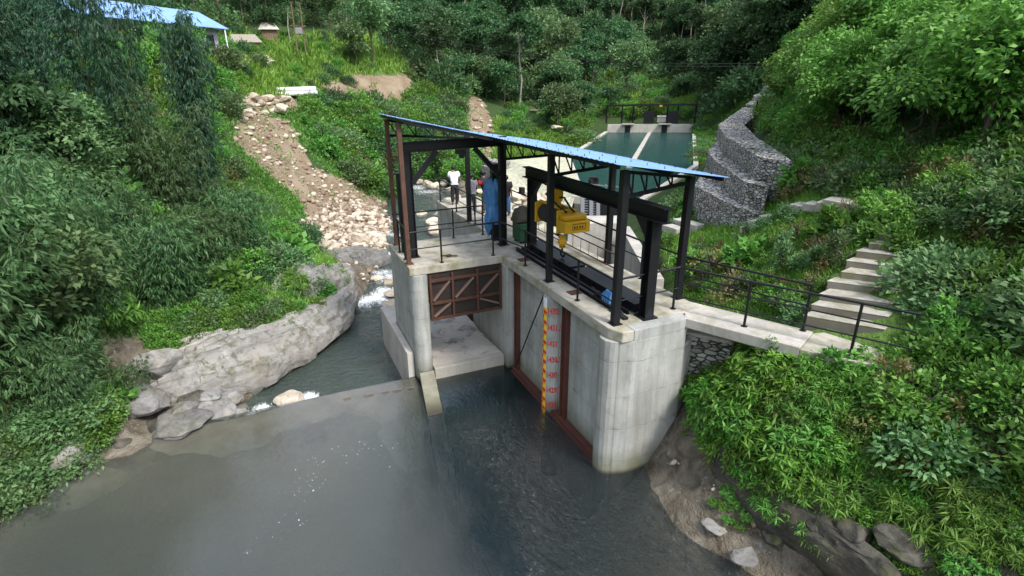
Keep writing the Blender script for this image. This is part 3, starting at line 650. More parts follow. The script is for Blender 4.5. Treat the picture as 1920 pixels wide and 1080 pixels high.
# walkway to the stairs
Wk = thing('access_walkway', 'pale concrete footbridge slab from the deck to the stone steps', 'walkway', (7.2, 3, 3.5))
b = MB(); a1, a2 = Zp(1285, 597, 3.93), Zp(1500, 652, 3.93); c1, c2 = Zp(1280, 562, 3.93), Zp(1525, 622, 3.93)
b.prism([tuple(a1[:2]), tuple(a2[:2]), tuple(c2[:2]), tuple(c1[:2])], [3.7, 3.66, 3.66, 3.7], 3.935); b.build('slab', PALE, Wk, .02)
b = MB(); b.prism([tuple(a2[:2]), (9.6, 3.75), (10.4, 4.9), (8.2, 4.25), tuple(c2[:2])], 3.3, 3.90); b.build('landing', DECK, Wk, .02)
RW = thing('retaining_wall', 'short dark masonry wall with pale capping under the footbridge', 'wall', (7, 3.2, 2))
p1, p2 = Zp(1288, 622, 3.35), Zp(1372, 640, 3.35); nv = np.array([p2[1]-p1[1], -(p2[0]-p1[0])]); nv /= np.linalg.norm(nv); nv *= -.35
q = [tuple(p1[:2]), tuple(p2[:2]), tuple(p2[:2]+nv), tuple(p1[:2]+nv)]
b = MB(); b.prism(q, 0, 3.26); b.build('masonry', GAB, RW); b = MB(); q2 = [tuple(np.array(v)+(np.array(v)-np.mean(q, 0))*.06) for v in q]; b.prism(q2, 3.262, 3.36); b.build('capping', PALE, RW, .015)
# steps up to the right
St = thing('concrete_steps', 'pale worn concrete steps climbing the grassy bank at the end of the footbridge', 'steps', (8.5, 4.2, 3.9))
lx = [7.76, 7.6, 7.49, 7.35, 7.26, 7.07, 7.04, 7.0, 6.98, 6.96, 6.95]; ly = [4.15, 4.48, 4.84, 5.28, 5.69, 6.1, 6.47, 6.83, 7.18, 7.53, 7.88]
for k in range(11):
    z = 4.12+.17*k+random.uniform(-.015, .015); x, y = lx[k]+random.uniform(-.06, .06), ly[k]; dx = 1.2+random.uniform(-.12, .12)
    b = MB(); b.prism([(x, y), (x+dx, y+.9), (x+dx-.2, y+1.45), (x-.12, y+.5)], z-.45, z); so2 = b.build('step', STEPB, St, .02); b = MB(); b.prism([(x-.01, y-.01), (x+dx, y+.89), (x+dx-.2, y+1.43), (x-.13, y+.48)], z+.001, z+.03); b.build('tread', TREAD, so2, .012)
Us = thing('upper_steps', 'short flight of pale concrete blocks along the top of the grassy bank', 'steps', (4.5, 8.8, 5))
for i, (px, py, d, L, hh) in enumerate([(1600, 380, 19, 1.5, .55), (1570, 372, 19.5, .5, .4), (1546, 378, 19.6, .35, .3), (1528, 381, 19.8, .5, .25), (1508, 384, 20, .7, .25)]):
    p = Dp(px, py, d); b = MB(); b.bar(p-np.array([L/2, 0, hh/2]), p+np.array([L/2, .15, -hh/2]), .6, hh); b.build('block', PALE, Us, .02)
Ls = thing('lower_steps', 'rough pale stone steps at the foot of the gabion wall', 'steps', (1.5, 9, 3.5))
for px, py, d, L in [(1386, 437, 22.5, .35), (1405, 425, 22, .45), (1422, 414, 21.7, .5), (1452, 407, 21.2, .9), (1290, 415, 25.5, 1.4), (1262, 424, 25, .9)]:
    p = Dp(px, py, d); b = MB(); b.bar(p-np.array([L/2, 0, .3]), p+np.array([L/2, .05, -.3]), .5, .6); b.build('block', PALE, Ls, .03)

# ------------------------------------------------------------------ gabions
def gabion(name, pts, depth, h, label, skew=False):
    """stone-filled wire wall along pts (front top line); front and top faces subdivided and roughened"""
    P = [np.array(p) for p in pts]; out = []
    for a, c in zip(P[:-1], P[1:]):
        n = max(2, int(np.linalg.norm(c-a)/.12)); out += [a+(c-a)*k/n for k in range(n)]
    out.append(P[-1]); C = np.array(out)
    for _ in range(8): C[1:-1] = (C[:-2]+2*C[1:-1]+C[2:])/4
    T = np.gradient(C, axis=0); T /= np.linalg.norm(T, axis=1)[:, None]; Nn = np.c_[-T[:, 1], T[:, 0], 0*T[:, 0]]; Nn /= np.linalg.norm(Nn, axis=1)[:, None]
    if skew: wq = np.linspace(0, 1, len(C))[:, None]**2; Nn = Nn*(1-wq)+np.array([.97, -.05, 0])*wq; Nn /= np.linalg.norm(Nn, axis=1)[:, None]
    hv = np.array([0, 0, 1.0]); prof = []
    nh, nd = max(4, int(h/.11)), max(4, int(depth/.12))
    prof += [(0, -h+h*k/nh) for k in range(nh+1)]+[(depth*k/nd, 0) for k in range(1, nd+1)]+[(depth, -h*k/nh) for k in range(1, nh+1)]
    prof = np.array(prof); m_ = len(prof); V = (C[:, None, :]+Nn[:, None, :]*prof[None, :, 0, None]+hv*prof[None, :, 1, None]).reshape(-1, 3)
    nn = len(C); i = (np.arange(nn-1)[:, None]*m_+np.arange(m_-1)[None, :]).ravel(); F = [tuple(q) for q in np.c_[i, i+1, i+m_+1, i+m_]]
    V = V+np.c_[fbm(V*5, 2, 1), fbm(V*5, 2, 2), fbm(V*5, 2, 3)]*.032
    me = bpy.data.meshes.new(name); me.from_pydata([tuple(v) for v in V], [], F)
    # end faces as grids
    for e in (0, nn-1):
        ev = []; 
        for k in range(nh+1):
            for j in range(nd+1): ev.append(C[e]+Nn[e]*(depth*j/nd)+hv*(-h*k/nh))
        ev = np.array(ev); ev = ev+np.c_[fbm(ev*5, 2, 1), fbm(ev*5, 2, 2), fbm(ev*5, 2, 3)]*.045
        ef = [(k*(nd+1)+j, k*(nd+1)+j+1, (k+1)*(nd+1)+j+1, (k+1)*(nd+1)+j) for k in range(nh) for j in range(nd)]
        b0 = len(F)*0
        bm = bmesh.new(); bm.from_mesh(me); vs = [bm.verts.new(v) for v in ev]
        for f in ef: bm.faces.new([vs[a] for a in f])
        bmesh.ops.remove_doubles(bm, verts=bm.verts, dist=.004); bmesh.ops.recalc_face_normals(bm, faces=bm.faces); bm.to_mesh(me); bm.free()
    return tag(obj(name, me, GAB), label, 'gabion wall', 'gabion walls stepping up the right bank')
gabion('gabion_wall', [Dp(1302, 348, 27)+np.array([-5, 5.4, .1]), Dp(1302, 348, 27), Dp(1381, 389, 23)], 1.15, 1.9, 'lowest stone gabion tier curving along the right bank, its foot beside the pale stone steps', True)
gabion('gabion_wall', [Dp(1326, 285, 32)+np.array([-6, 7, .3]), Dp(1326, 285, 32), Dp(1345, 305, 28), Dp(1398, 341, 23.3)], 1.1, 1.3, 'middle stone gabion tier between the lowest and the top tier on the right bank', True)
gabion('gabion_wall', [Dp(1346, 234, 39)+np.array([-5, 7, .6]), Dp(1346, 234, 39), Dp(1360, 256, 31), Dp(1425, 294, 23.7)], 1.5, 1.5, 'top stone gabion tier with a broad flat crest curving away up the right bank', True)
for px, py, d, w, lb in [(1430, 163, 52, 7, 'highest distant gabion block showing above the right bank bushes'), (1412, 180, 50, 6, 'distant gabion block just below the highest one'), (1397, 196, 48, 5, 'distant gabion block lowest of the far stepped blocks')]:
    p = Dp(px, py, d); dv = np.array([-.55, .83, 0])*w; gabion('gabion_wall', [p+dv+np.array([0, 0, .4]), p+dv*.5+np.array([0, 0, .2]), p], 3.0, 2.6, lb)
p = Dp(932, 317, 58); gabion('gabion_wall', [p+np.array([-3, -.6, 0]), p+np.array([-1.5, -.3, 0]), p], 1.8, 1.6, 'small gabion block at the river edge beside the pale stone pitching, lower one')
p = Dp(936, 305, 58.5); gabion('gabion_wall', [p+np.array([-3, -.6, 0]), p+np.array([-1.5, -.3, 0]), p], 1.4, 1.2, 'small gabion block at the river edge beside the pale stone pitching, upper one')

# ------------------------------------------------------------------ settling basin and canal behind the intake
Bs = thing('settling_basin', 'long twin concrete settling basin full of green water behind the shelter', 'basin', tuple((BL2+BR2)/2*np.array([1, 1, 0])))
def wallseg(mb, p, q, t, z0, z1, zq=None):
    p = np.array(p[:2]); q = np.array(q[:2]); d = (q-p)/np.linalg.norm(q-p); n = np.array([-d[1], d[0]])*t/2
    z2 = z1 if zq is None else zq
    mb.prism([tuple(p-n), tuple(q-n), tuple(q+n), tuple(p+n)], z0, [z1, z2, z2, z1]); return mb
for nm, p, q in (('side_wall', BL1, BL2), ('side_wall', BR1, BR2), ('inlet_wall', BL1, BT1), ('inlet_wall', BR1, BT2)):
    b = MB(); wallseg(b, p, q, .5, -2.5, .5+(0 if nm == 'side_wall' else .004)); b.build(nm, FARC, Bs)
M1 = Zp(1180, 312, .5); M2 = Zp(1219, 246, .5)
b = MB(); wallseg(b, M1, M2, .55, -2, .45); b.build('centre_wall', PALE, Bs)
b = MB(); E1, E2 = Zp(1139, 246, .5), Zp(1303, 246, .5); wallseg(b, E1, E2, .6, -2, 1.62)
b.build('end_wall', FARC, Bs)
ed = (E2-E1); ew = np.linalg.norm(ed[:2]); ed = ed/ew; en = np.array([ed[1], -ed[0], 0])
if en@(CAM-E1) < 0: en = -en
def ept(t, off, z): v = E1+ed*ew*t+en*off; return (v[0], v[1], z)
for t in (.235, .655):
    b = MB(); b.bar(ept(t-.032, .32, .9), ept(t+.032, .32, .9), .03, 1.25); b.build('gate_opening', DARK, Bs)
    b = MB(); b.bar(ept(t-.07, .55, 1.68), ept(t+.07, .55, 1.68), 1.0, .16); b.build('ledge', PALE, Bs)
Fg = thing('far_gate_frame', 'black steel gate hoist frame along the far end of the settling basin', 'gate frame', ept(.5, 0, 1.75))
for t in (-.02, .16, .29, .47, .675, .79, .985):
    b = MB(); b.bar(ept(t, -.1, 1.75), ept(t, -.1, 4.55), .2, .2); b.build('post', BLACK, Fg)
b = MB(); b.bar(ept(-.03, -.1, 4.65), ept(1.0, -.1, 4.65), .25, .3); b.build('beam', BLACK, Fg)
for t in (.47, .74):
    b = MB(); b.bar(ept(t-.06, .12, 2.75), ept(t+.06, .12, 2.75), .1, 1.9); b.build('raised_gate', BLACK, Fg)
b = MB(); b.bar(ept(.58, .1, 4.5), ept(.61, .1, 4.5), .3, .25); b.build('hoist', YELL, Fg)
b = MB(); b.bar(ept(.8, -.2, 2.55), ept(.98, -.2, 2.55), .06, .06); b.build('rail', BLACK, Fg); b = MB(); b.bar(ept(-.02, -.2, 2.75), ept(.3, -.2, 2.75), .06, .06); b.build('rail', BLACK, Fg)
Cb = thing('gauge_hut', 'tiny pale box beside the raised gates of the far frame', 'box', ept(.62, -1.0, 1.7))
b = MB(); b.bar(ept(.57, -1.2, 2.3), ept(.67, -1.2, 2.3), .8, .9); b.build('cabinet', PALE, Cb); b = MB(); b.bar(ept(.565, -1.2, 2.8), ept(.675, -1.2, 2.8), 1.0, .1); b.build('lid', WHITEP, Cb)
b = MB(); w_ = (np.array([*BL1[:2]])+np.array([*BL2[:2]]))/2
# canal head: pale block, sloping wing wall, trash screen with its gallery
Ch = thing('canal_head_wall', 'pale topped concrete canal head wall and sloping wing wall behind the intake deck', 'wall', (-3, 6.5, 0))
b = MB(); k1, k2, k3, k4 = Zp(1163, 418, 3), Zp(1065, 418, 3), Zp(1078, 404, 3), Zp(1160, 404, 3)
b.prism([tuple(v[:2]) for v in (k2, k1, k4, k3)], -1, 3.0); b.build('head_block', PALE, Ch, .03)
b = MB(); w1, w2 = Zp(1163, 424, 2.96), np.array([3.7, 2.98, 3.93]); d = (w2-w1)[:2]; d /= np.linalg.norm(d); nrm = np.array([-d[1], d[0]])
if nrm[1] < 0: nrm = -nrm
b.prism([tuple(w1[:2]), tuple(w2[:2]), tuple(w2[:2]+nrm*.42), tuple(w1[:2]+nrm*.42)], -1, [2.96, 3.9, 3.9, 2.96]); b.build('wing_wall', PALE, Ch, .02)
Ts = thing('trash_screen', 'dark barred trash screen with pale grey frame and gallery rail over the canal', 'screen', tuple(Zp(1120, 400, 2.2)))
def tp(px, py): return Dp(px, py, 34.5)
for px in (1092, 1108, 1121): b = MB(); b.bar(tp(px, 370), tp(px, 404), .22, .22); b.build('frame_post', GALV, Ts)
for i in range(7): b = MB(); y = 372+i*4.6; b.bar(tp(1093, y), tp(1121, y+1.5), .08, .05); b.build('bar', GALV, Ts)
b = MB(); b.bar(tp(1088, 388)-np.array([.4, -.3, 0]), tp(1163, 396)-np.array([.4, -.3, 0]), .2, 1.3); b.build('dark_panel', DARK, Ts)
for px in range(1080, 1166, 14): b = MB(); b.bar(Dp(px, 345, 40), Dp(px, 368, 40), .06, .06); b.build('rail_post', GALV, Ts)
for py in (345, 356): b = MB(); b.bar(Dp(1078, py-2, 40), Dp(1164, py+6, 40), .06, .06); b.build('rail', GALV, Ts)
b = MB(); b.bar(Dp(1074, 372, 40), Dp(1166, 380, 40), .9, .5); b.build('gallery', PALE, Ts)
b = MB(); b.bar(Dp(1113, 336, 41), Dp(1113, 362, 41), .7, .3); b.bar(Dp(1105, 333, 41), Dp(1121, 333, 41), .5, .12); b.build('screen_hoist', BLACK, Ts)
# stone-pitched ground beside the river
b = MB(); s1, s2, s3, s4, s5 = Dp(944, 296, 66), Dp(1064, 287, 66), Dp(1083, 345, 42), Dp(1060, 440, 34), Dp(930, 420, 40)
s0 = Dp(930, 335, 55)
b.add([s1, s2, s3, s4, s5, s0], [(0, 1, 2), (0, 2, 3), (0, 3, 4), (0, 4, 5)]); b.add([s1-[0, 0, 3], s0-[0, 0, 3], s5-[0, 0, 3], s5, s0, s1], [(0, 1, 4, 5), (1, 2, 3, 4)])
tag(b.build('stone_pitched_ground', PITCH), kind='structure')
# ------------------------------------------------------------------ shelter roof on posts
def rz(x, y): return 7.67-(.238 if y < -.2 else .172)*(y+.2)
Sh = thing('steel_shelter', 'blue corrugated lean-to roof on tall black and rusty posts over the intake deck', 'shelter', (1.5, 0, ZD))
YB = 2.75
def roof():
    xs = np.arange(-3.0, 6.45, .03); V = []; F = []
    for x in xs:
        yf = -3.02+.012*math.sin(x*5) if x < -.12 else -.24
        ph = (x/.2) % 1; a = .010*(1-abs(ph*4-2)) if ph > .25 and ph < .75 else -.004
        for k in range(9):
            y = (yf+(-.2-yf)*k/4 if k < 5 else -.2+(YB+.2)*(k-4)/4); V.append((x, y, rz(x, y)+a))
    n = 9; i = (np.arange(len(xs)-1)[:, None]*n+np.arange(n-1)[None, :]).ravel()
    F = np.c_[i, i+n, i+n+1, i+1]; xa = xs[i//n]; jump = (xs[i//n] < -.12) & (xs[np.minimum(i//n+1, len(xs)-1)] >= -.12); F = F[~jump]
    V = np.array(V); o = np.array(wloc(Sh)); me = mesh_np('roof_sheet', V-o, F); ob = obj('roof_sheet', me, BLUE, Sh)
    md = ob.modifiers.new('solidify', 'SOLIDIFY'); md.thickness = .006; md.offset = -1
    s = MB(); 
    smesh = None
    for x in np.arange(-2.9, 6.4, .6):
        for y in (([-2.9, -1.6] if x < -.2 else [])+[-.05, 1.2, 2.5]):
            if smesh is None:
                b = MB(); b.tube([(0, 0, -.01), (0, 0, .006)], .014, 8); b.tube([(0, 0, .006), (0, 0, .045)], .008, 6); so_ = b.build('roofing_screw', DARK); so_.parent = Sh; smesh = so_.data; q = so_
            else: q = so_.copy(); COL.objects.link(q)
            q.location = Vector((x, y, rz(x, y)+.012))-wloc(Sh)
roof()
def pz(x, y): return rz(x, y)-.13
posts = [(-2.77, -2.83, POSTR, .13), (-.43, -2.98, POSTR, .13), (-4.86, .66, BLACK, .16), (2.81, .24, BLACK, .15), (6.01, .27, BLACK, .16), (5.32, 2.62, BLACK, .16), (2.15, 2.6, BLACK, .15)]
for x, y, mt, w in posts:
    b = MB(); b.bar((x, y, ZD+.01), (x, y, min(pz(x, y), 7.5+.7)), w, w, (0, 1, 0)); b.box(x-.13, x+.13, y-.13, y+.13, ZD+.001, ZD+.018); b.build('post', mt, Sh)
def truss(x0, y0, x1, y1, depth, n):
    t0 = Vector((x0, y0, pz(x0, y0)-.03)); t1 = Vector((x1, y1, pz(x1, y1)-.03)); b0 = Vector((x0, y0, pz(x0, y0)-depth)); b1 = t1-Vector((0, 0, .12))
    b = MB(); b.bar(t0, t1, .07, .07); b.bar(b0, b1, .07, .08); b.bar(t0, b0, .05, .05)
    for k in range(n):
        p = t0.lerp(t1, k/n); q = b0.lerp(b1, (k+.5)/n); r = t0.lerp(t1, (k+1)/n)
        if k < n-1: b.bar(p, q, .03, .03); b.bar(q, t0.lerp(t1, (k+.5)/n), .03, .03)
    b.build('truss', BLACK, Sh)
truss(6.01, .30, 5.32, 2.6, .56, 5); truss(2.81, .28, 2.15, 2.58, .56, 5); truss(-.35, .3, -.8, 2.6, .5, 5)
truss(-2.77, -2.8, -4.2, .66, .5, 5)
for y, xa, xb in ((-2.95, -2.95, -.2), (-1.6, -2.95, -.2), (-.12, -2.95, 6.35), (1.2, -2.95, 6.35), (2.6, -2.95, 6.35)):
    b = MB(); b.bar((xa, y, rz(0, y)-.065), (xb, y, rz(0, y)-.065), .05, .07); b.build('purlin', POSTR if y < -3 else BLACK, Sh)
b = MB(); b.bar((-.2, -2.9, rz(0, -2.9)-.075), (-.2, -.15, rz(0, -.15)-.075), .05, .09); b.build('eave_beam', BLACK, Sh)
# ------------------------------------------------------------------ portal frames
Ga = thing('gate_portal_frame', 'black steel portal frame with knee braces straddling the sluice gate opening', 'frame', (-1, -1, ZD))
zb = 7.28
for y in (-2.64, .52):
    x = -1.1; b = MB(); b.ibeam((x, y, ZD+.02), (x, y, zb-.01), .2, .22, .02, (0, 1, 0)); b.build('column', BLACK, Ga)
    b = MB(); b.box(x-.17, x+.17, y-.17, y+.17, ZD+.002, ZD+.025); b.build('base_plate', BLACK, Ga)
    s = 1 if y < 0 else -1; b = MB(); b.bar((x, y+.1*s, zb-.95), (x, y+.95*s, zb-.02), .13, .15); b.build('knee_brace', BLACK, Ga)
b = MB(); b.ibeam((-1.1, -2.78, zb+.15), (-1.1, .66, zb+.15), .2, .3, .025); b.build('beam', BLACK, Ga)
b = MB(); b.box(-1.2, -1.0, -1.05, -.75, zb-.16, zb-.03); b.tube([(-1.02, -.9, zb-.2), (-.98, -.9, zb-.2)], .1, 12); b.build('pulley_block', BLACK, Ga)
for y, h in ((-2.74, 6.55), (.52, 6.6)):
    t = thing('gate_guide_column', 'black box column guiding the gate, %s' % ('at the river end of the portal frame' if y < 0 else 'half covered by the blue tarpaulin'), 'column', (-1.75, y, ZD), 'gate guide columns')
    b = MB(); b.box(-1.86, -1.64, y-.13, y+.13, ZD+.01, h); b.build('column', BLACK, t); b = MB(); b.box(-1.9, -1.6, y-.17, y+.17, h+.001, h+.03); b.build('cap_plate', BLACK, t)
Gb = thing('hoist_portal_frame', 'heavy black I-beam on two braced columns carrying the yellow hoist', 'frame', (3, 1.15, ZD))
yb = 1.15
for x in (-.14, 5.98):
    b = MB(); b.ibeam((x, yb, ZD+.02), (x, yb, 6.29), .24, .26, .022, (1, 0, 0)); b.build('column', BLACK, Gb)
    b = MB(); b.box(x-.2, x+.2, yb-.2, yb+.2, ZD+.002, ZD+.03)
    for s in (-1, 1): b.add([(x+.13*s, yb-.13, ZD+.03), (x+.13*s, yb+.13, ZD+.03), (x+.2*s, yb+.0, ZD+.031), (x+.13*s, yb, ZD+.3)], [(0, 1, 2), (0, 2, 3), (1, 2, 3), (0, 1, 3)])
    b.build('base_plate', BLACK, Gb)
    s = 1 if x < 2 else -1; b = MB(); b.hexa([(x+.1*s, yb-.06, 5.75), (x+.2*s, yb-.06, 5.85), (x+.2*s, yb+.06, 5.85), (x+.1*s, yb+.06, 5.75), (x+.1*s, yb-.06, 6.295), (x+.62*s, yb-.06, 6.295), (x+.62*s, yb+.06, 6.295), (x+.1*s, yb+.06, 6.295)]); b.build('knee_brace', BLACK, Gb)
b = MB(); b.ibeam((-.62, yb, 6.47), (6.42, yb, 6.47), .24, .34, .03); b.build('beam', BLACK, Gb)
# ------------------------------------------------------------------ yellow hoist under the beam
Ho = thing('electric_hoist', 'yellow wire rope hoist with ribbed drum and dangling hook under the black beam', 'hoist', (1.7, 1.15, 6.2))
b = MB(); b.box(1.15, 1.6, 1.0, 1.3, 5.9, 6.28); b.box(1.25, 1.5, .93, 1.0, 6.0, 6.42); b.box(1.25, 1.5, 1.3, 1.37, 6.0, 6.42); b.build('trolley', YELL, Ho, .012)
for y in (.95, 1.35):
    for x in (1.2, 1.55): b = MB(); b.tube([(x, y-.03, 6.38), (x, y+.03, 6.38)], .06, 12); b.build('trolley_wheel', DARK, Ho)
dz = 5.42
b = MB(); b.tube([(.72, yb, dz), (2.05, yb, dz)], .25, 24)
for x in np.arange(.82, 1.95, .055): b.tube([(x, yb, dz), (x+.03, yb, dz)], .272, 20)
b.build('drum', DRUMM, Ho)
b = MB(); b.box(.64, .74, .85, 1.45, 5.12, 5.74); b.build('end_plate', YELL, Ho, .02); b = MB(); b.box(2.05, 2.15, .84, 1.46, 5.08, 5.76); b.build('end_plate', YELL, Ho, .02)
b = MB(); b.box(.74, 2.04, 1.42, 1.5, 5.62, 5.72); b.box(.74, 2.04, .96, 1.02, 5.76, 5.82); b.box(1.15, 1.6, 1.05, 1.25, 5.70, 5.9); b.build('frame_bar', YELL, Ho)
b = MB(); b.box(2.18, 2.58, .84, 1.66, 5.16, 5.50); b.build('control_box', YELL, Ho, .03); b = MB(); b.box(2.165, 2.46, .88, 1.62, 5.505, 5.66); b.build('motor_cover', YELL, Ho, .04)
b = MB(); x = 2.584
for z in (5.27, 5.43): b.box(x, x+.003, 1.08, 1.5, z-.008, z+.008)
for y in (1.08, 1.49): b.box(x, x+.003, y, y+.012, 5.28, 5.42)
for y in (1.15, 1.23, 1.32, 1.4): b.box(x, x+.003, y-.022, y+.022, 5.30, 5.37)
b.build('worn_stencil', DARK, Ho)
b = MB(); b.tube([(1.0, yb, 5.95), (1.3, .9, 6.1), (1.7, .85, 6.02), (2.05, 1.0, 5.78), (2.2, 1.1, 5.7)], .035, 8); b.tube([(1.5, 1.2, 6.0), (1.85, 1.2, 6.05), (2.15, 1.25, 5.8), (2.28, 1.3, 5.7)], .03, 8); b.build('cable', DARK, Ho)
b = MB()
for y in (.98, 1.3): b.tube([(1.82, y, 5.2), (1.9, 1.15+(y-1.15)*.5, 4.84)], .016, 6)
b.build('wire_rope', DARK, Ho)
b = MB(); b.tube([(1.86, 1.07, 4.76), (1.94, 1.23, 4.76)], .18, 20); b.tube([(1.85, 1.03, 4.76), (1.95, 1.27, 4.76)], .05, 12); b.box(1.85, 1.95, 1.1, 1.2, 4.56, 4.72); hb = b.build('hook_block', YELL, Ho)
b = MB(); b.tube([(1.92, yb, 4.66), (1.92, yb, 4.56), (1.9, yb, 4.5), (1.85, yb, 4.45), (1.83, yb, 4.38), (1.87, yb, 4.32), (1.95, yb, 4.30), (2.03, yb, 4.34), (2.06, yb, 4.42), (2.05, yb, 4.47)], [.03, .03, .035, .035, .035, .035, .033, .028, .02, .01], 8); b.build('hook', BLACK, hb)
# ------------------------------------------------------------------ stop logs on the deck
def stoplog(x0, x1, y0, y1, z0, label):
    t = thing('stop_log', label, 'stop log', ((x0+x1)/2, (y0+y1)/2, z0), 'stop logs lying on the deck')
    b = MB(); b.box(x0, x1, y0, y1, z0+.01, z0+.035); b.box(x0, x1, y0, y1, z0+.19, z0+.215); b.box(x0+.02, x1-.02, y0+.05, y1-.05, z0+.036, z0+.189); b.build('body', BLACK, t)
    for x in np.arange(x0+.4, x1-.2, .62): b = MB(); b.box(x, x+.02, y0+.004, y0+.05, z0+.036, z0+.189); b.build('rib', BLACK, t)
    return t
stoplog(-.2, 2.75, .95, 1.5, 4.03, 'dark steel stop log lying on the deck, the one under the yellow hoist'); stoplog(2.85, 5.75, .98, 1.5, 4.0, 'dark steel stop log lying on the deck at the right portal column')
Rl = thing('trolley_track', 'dark steel track laid along the deck beside the stop logs', 'track', (2.5, .85, ZD))
for y in (.66, .86): b = MB(); b.ibeam((-.3, y, ZD+.06), (5.7, y, ZD+.06), .09, .11, .015); b.build('rail', BLACK, Rl)
b = MB(); b.bar((5.3, .62, ZD+.04), (5.95, .62, ZD+.04), .12, .06); b.build('stop_bar', BLACK, Rl)
Pk = thing('blue_rag', 'blue rag and cable hanging over the end of the stop log', 'rag', (4.9, .7, ZD))
k = MB(); P0 = np.array([5.0, .72, 4.35])
for i in range(4): k.tube([P0+[.06*i, 0, 0], P0+[-.1+.1*i, -.06, -.12], P0+[-.05+.1*i, -.1, -.25]], [.05, .045, .03], 6)
k.build('cloth', TARP, Pk); k = MB(); k.tube([(4.5, .72, 4.12), (4.62, .72, 4.12)], .07, 10); k.tube([(4.3, .7, 4.2), (4.5, .72, 4.14), (4.8, .7, 4.1)], .03, 6); k.build('plug', DARK, Pk)
# ------------------------------------------------------------------ railings
def railing(label, pts, posts, h=1.08, mids=(.55,), mat=None, group='black pipe railings', r=.028, name='pipe_railing'):
    mat = mat or BLACK; P = [Vector(p) for p in pts]; t = thing(name, label, 'railing', P[0], group)
    b = MB(); b.tube([p+Vector((0, 0, h)) for p in P], r, 8); b.build('top_rail', mat, t)
    for z in mids: b = MB(); b.tube([p+Vector((0, 0, z)) for p in P], r*.7, 6); b.build('middle_rail', mat, t)
    for q in posts:
        q = Vector(q); b = MB(); b.tube([q+Vector((0, 0, .0)), q+Vector((0, 0, h))], r*1.05, 8); b.tube([q+Vector((0, 0, .001)), q+Vector((0, 0, .012))], .075, 10); b.build('post', mat, t)
    return t
e = .14
railing('black railing along the front of the gate deck above the rusty gate', [(-.12, -2.98, ZD), (-.12, -.02, ZD)], [(-.12, -2.0, ZD), (-.12, -.25, ZD)])
railing('short black railing on the river side of the gate deck between the rusty posts', [(-.43, -2.98, ZD), (-2.77, -2.9, ZD)], [(-.95, -2.97, ZD), (-1.8, -2.95, ZD)])
railing('black railing along the pond edge of the deck in front of the stop logs', [(-.12, .02, ZD), (1.29, .24, ZD), (5.97, .2, ZD)], [(1.29, .23, ZD), (4.4, .22, ZD)])
railing('short black railing across the rounded end of the deck', [(6.0, .3, ZD), (5.9, 2.1, ZD)], [(5.85, 2.05, ZD)])
railing('black railing across the back of the gate deck', [(-2.75, -2.8, ZD), (-2.7, -.74, ZD), (-2.65, .4, ZD)], [(-2.7, -.74, ZD), (-2.65, .38, ZD)])
railing('black railing along the river side of the walkway where the people stand', [(-2.65, .68, ZD), (-9.0, .7, ZD), (-9.2, 2.0, ZD)], [(-4.3, .7, ZD), (-6.6, .7, ZD), (-9.0, .72, ZD), (-9.15, 1.6, ZD)])
wp1, wp2, wp0 = Zp(1395, 612, 3.93), Zp(1595, 660, 3.92), Vector((5.9, 2.1, 3.94))
wend = Vector(wp2)+(Vector(wp2)-Vector(wp1))*.45
railing('black railing on the pond side of the pale footbridge', [wp0, Vector(wp1), Vector(wp2), wend], [wp1, wp2], 1.08, (.36, .0+.72))
bp = Zp(1505, 620, 3.93)
railing('black railing on the hill side of the deck and footbridge ending at the steps', [(-1.0, 2.66, ZD), (3.73, 2.66, ZD), (5.32, 2.75, ZD), Vector(bp)], [(-.6, 2.66, ZD), (3.73, 2.66, ZD), bp], 1.08, (.6,))
Lr = thing('low_rusty_barrier', 'low rusty barrier of thin bars along the back of the deck', 'barrier', (0, 2.4, ZD))
for z in (.08, .5): b = MB(); b.tube([(-3.2, 2.4, ZD+z), (3.2, 2.38, ZD+z)], .022, 6); b.build('rail', POSTR, Lr)
for x in np.arange(-3.1, 3.2, .5): b = MB(); b.tube([(x, 2.4, ZD+.08), (x, 2.4, ZD+.5)], .01, 5); b.build('upright', POSTR, Lr)
# far walkway railing toward the canal
railing('thin black railing across the walkway beyond the dark shirted man', [(-5.5, 2.7, ZD), (-2.0, 2.7, ZD)], [(-5.4, 2.7, ZD), (-3.6, 2.7, ZD)], 1.0, (.5,))
# ------------------------------------------------------------------ tarpaulin, pump, bits on the deck
def tarp():
    cx, cy = -1.75, .46; V = []; nu, nv = 40, 44
    for j in range(nv+1):
        t = j/nv; z = 6.15-1.85*t; 
        for i in range(nu):
            a = 2*math.pi*i/nu; rr = (.11+.125*min(1, t*5))*(1+.16*math.sin(t*8+1)) + .045*math.sin(3*a+t*5)+.028*math.sin(7*a-t*9)+.016*math.sin(13*a+t*21)
            rr *= 1-.35*smooth(.78, 1, t)*(1+math.cos(a+.8))/1.2
            zz = z+(.25*t*math.cos(a-.5) if t > .5 else 0)
            V.append((cx+rr*math.cos(a)*.95, cy-.06*t+rr*math.sin(a)*1.15, zz))
    V = np.array(V); i = np.arange(nv)[:, None]*nu; k = np.arange(nu)[None, :]
    F = np.stack([i+k, i+(k+1) % nu, i+nu+(k+1) % nu, i+nu+k], -1).reshape(-1, 4)
    me = mesh_np('tarpaulin', V, F, True); o = tag(obj('tarpaulin', me, TARP), 'creased blue tarpaulin wrapped round a black column on the deck', 'tarpaulin')
tarp()
Pm = thing('winch_cabinet', 'green machine cabinet standing on the deck behind the portal column', 'cabinet', (-1.2, 1.25, ZD))
b = MB(); b.box(-1.5, -.85, 1.05, 1.6, ZD+.08, ZD+.72); b.build('cabinet', GREEN, Pm, .03)
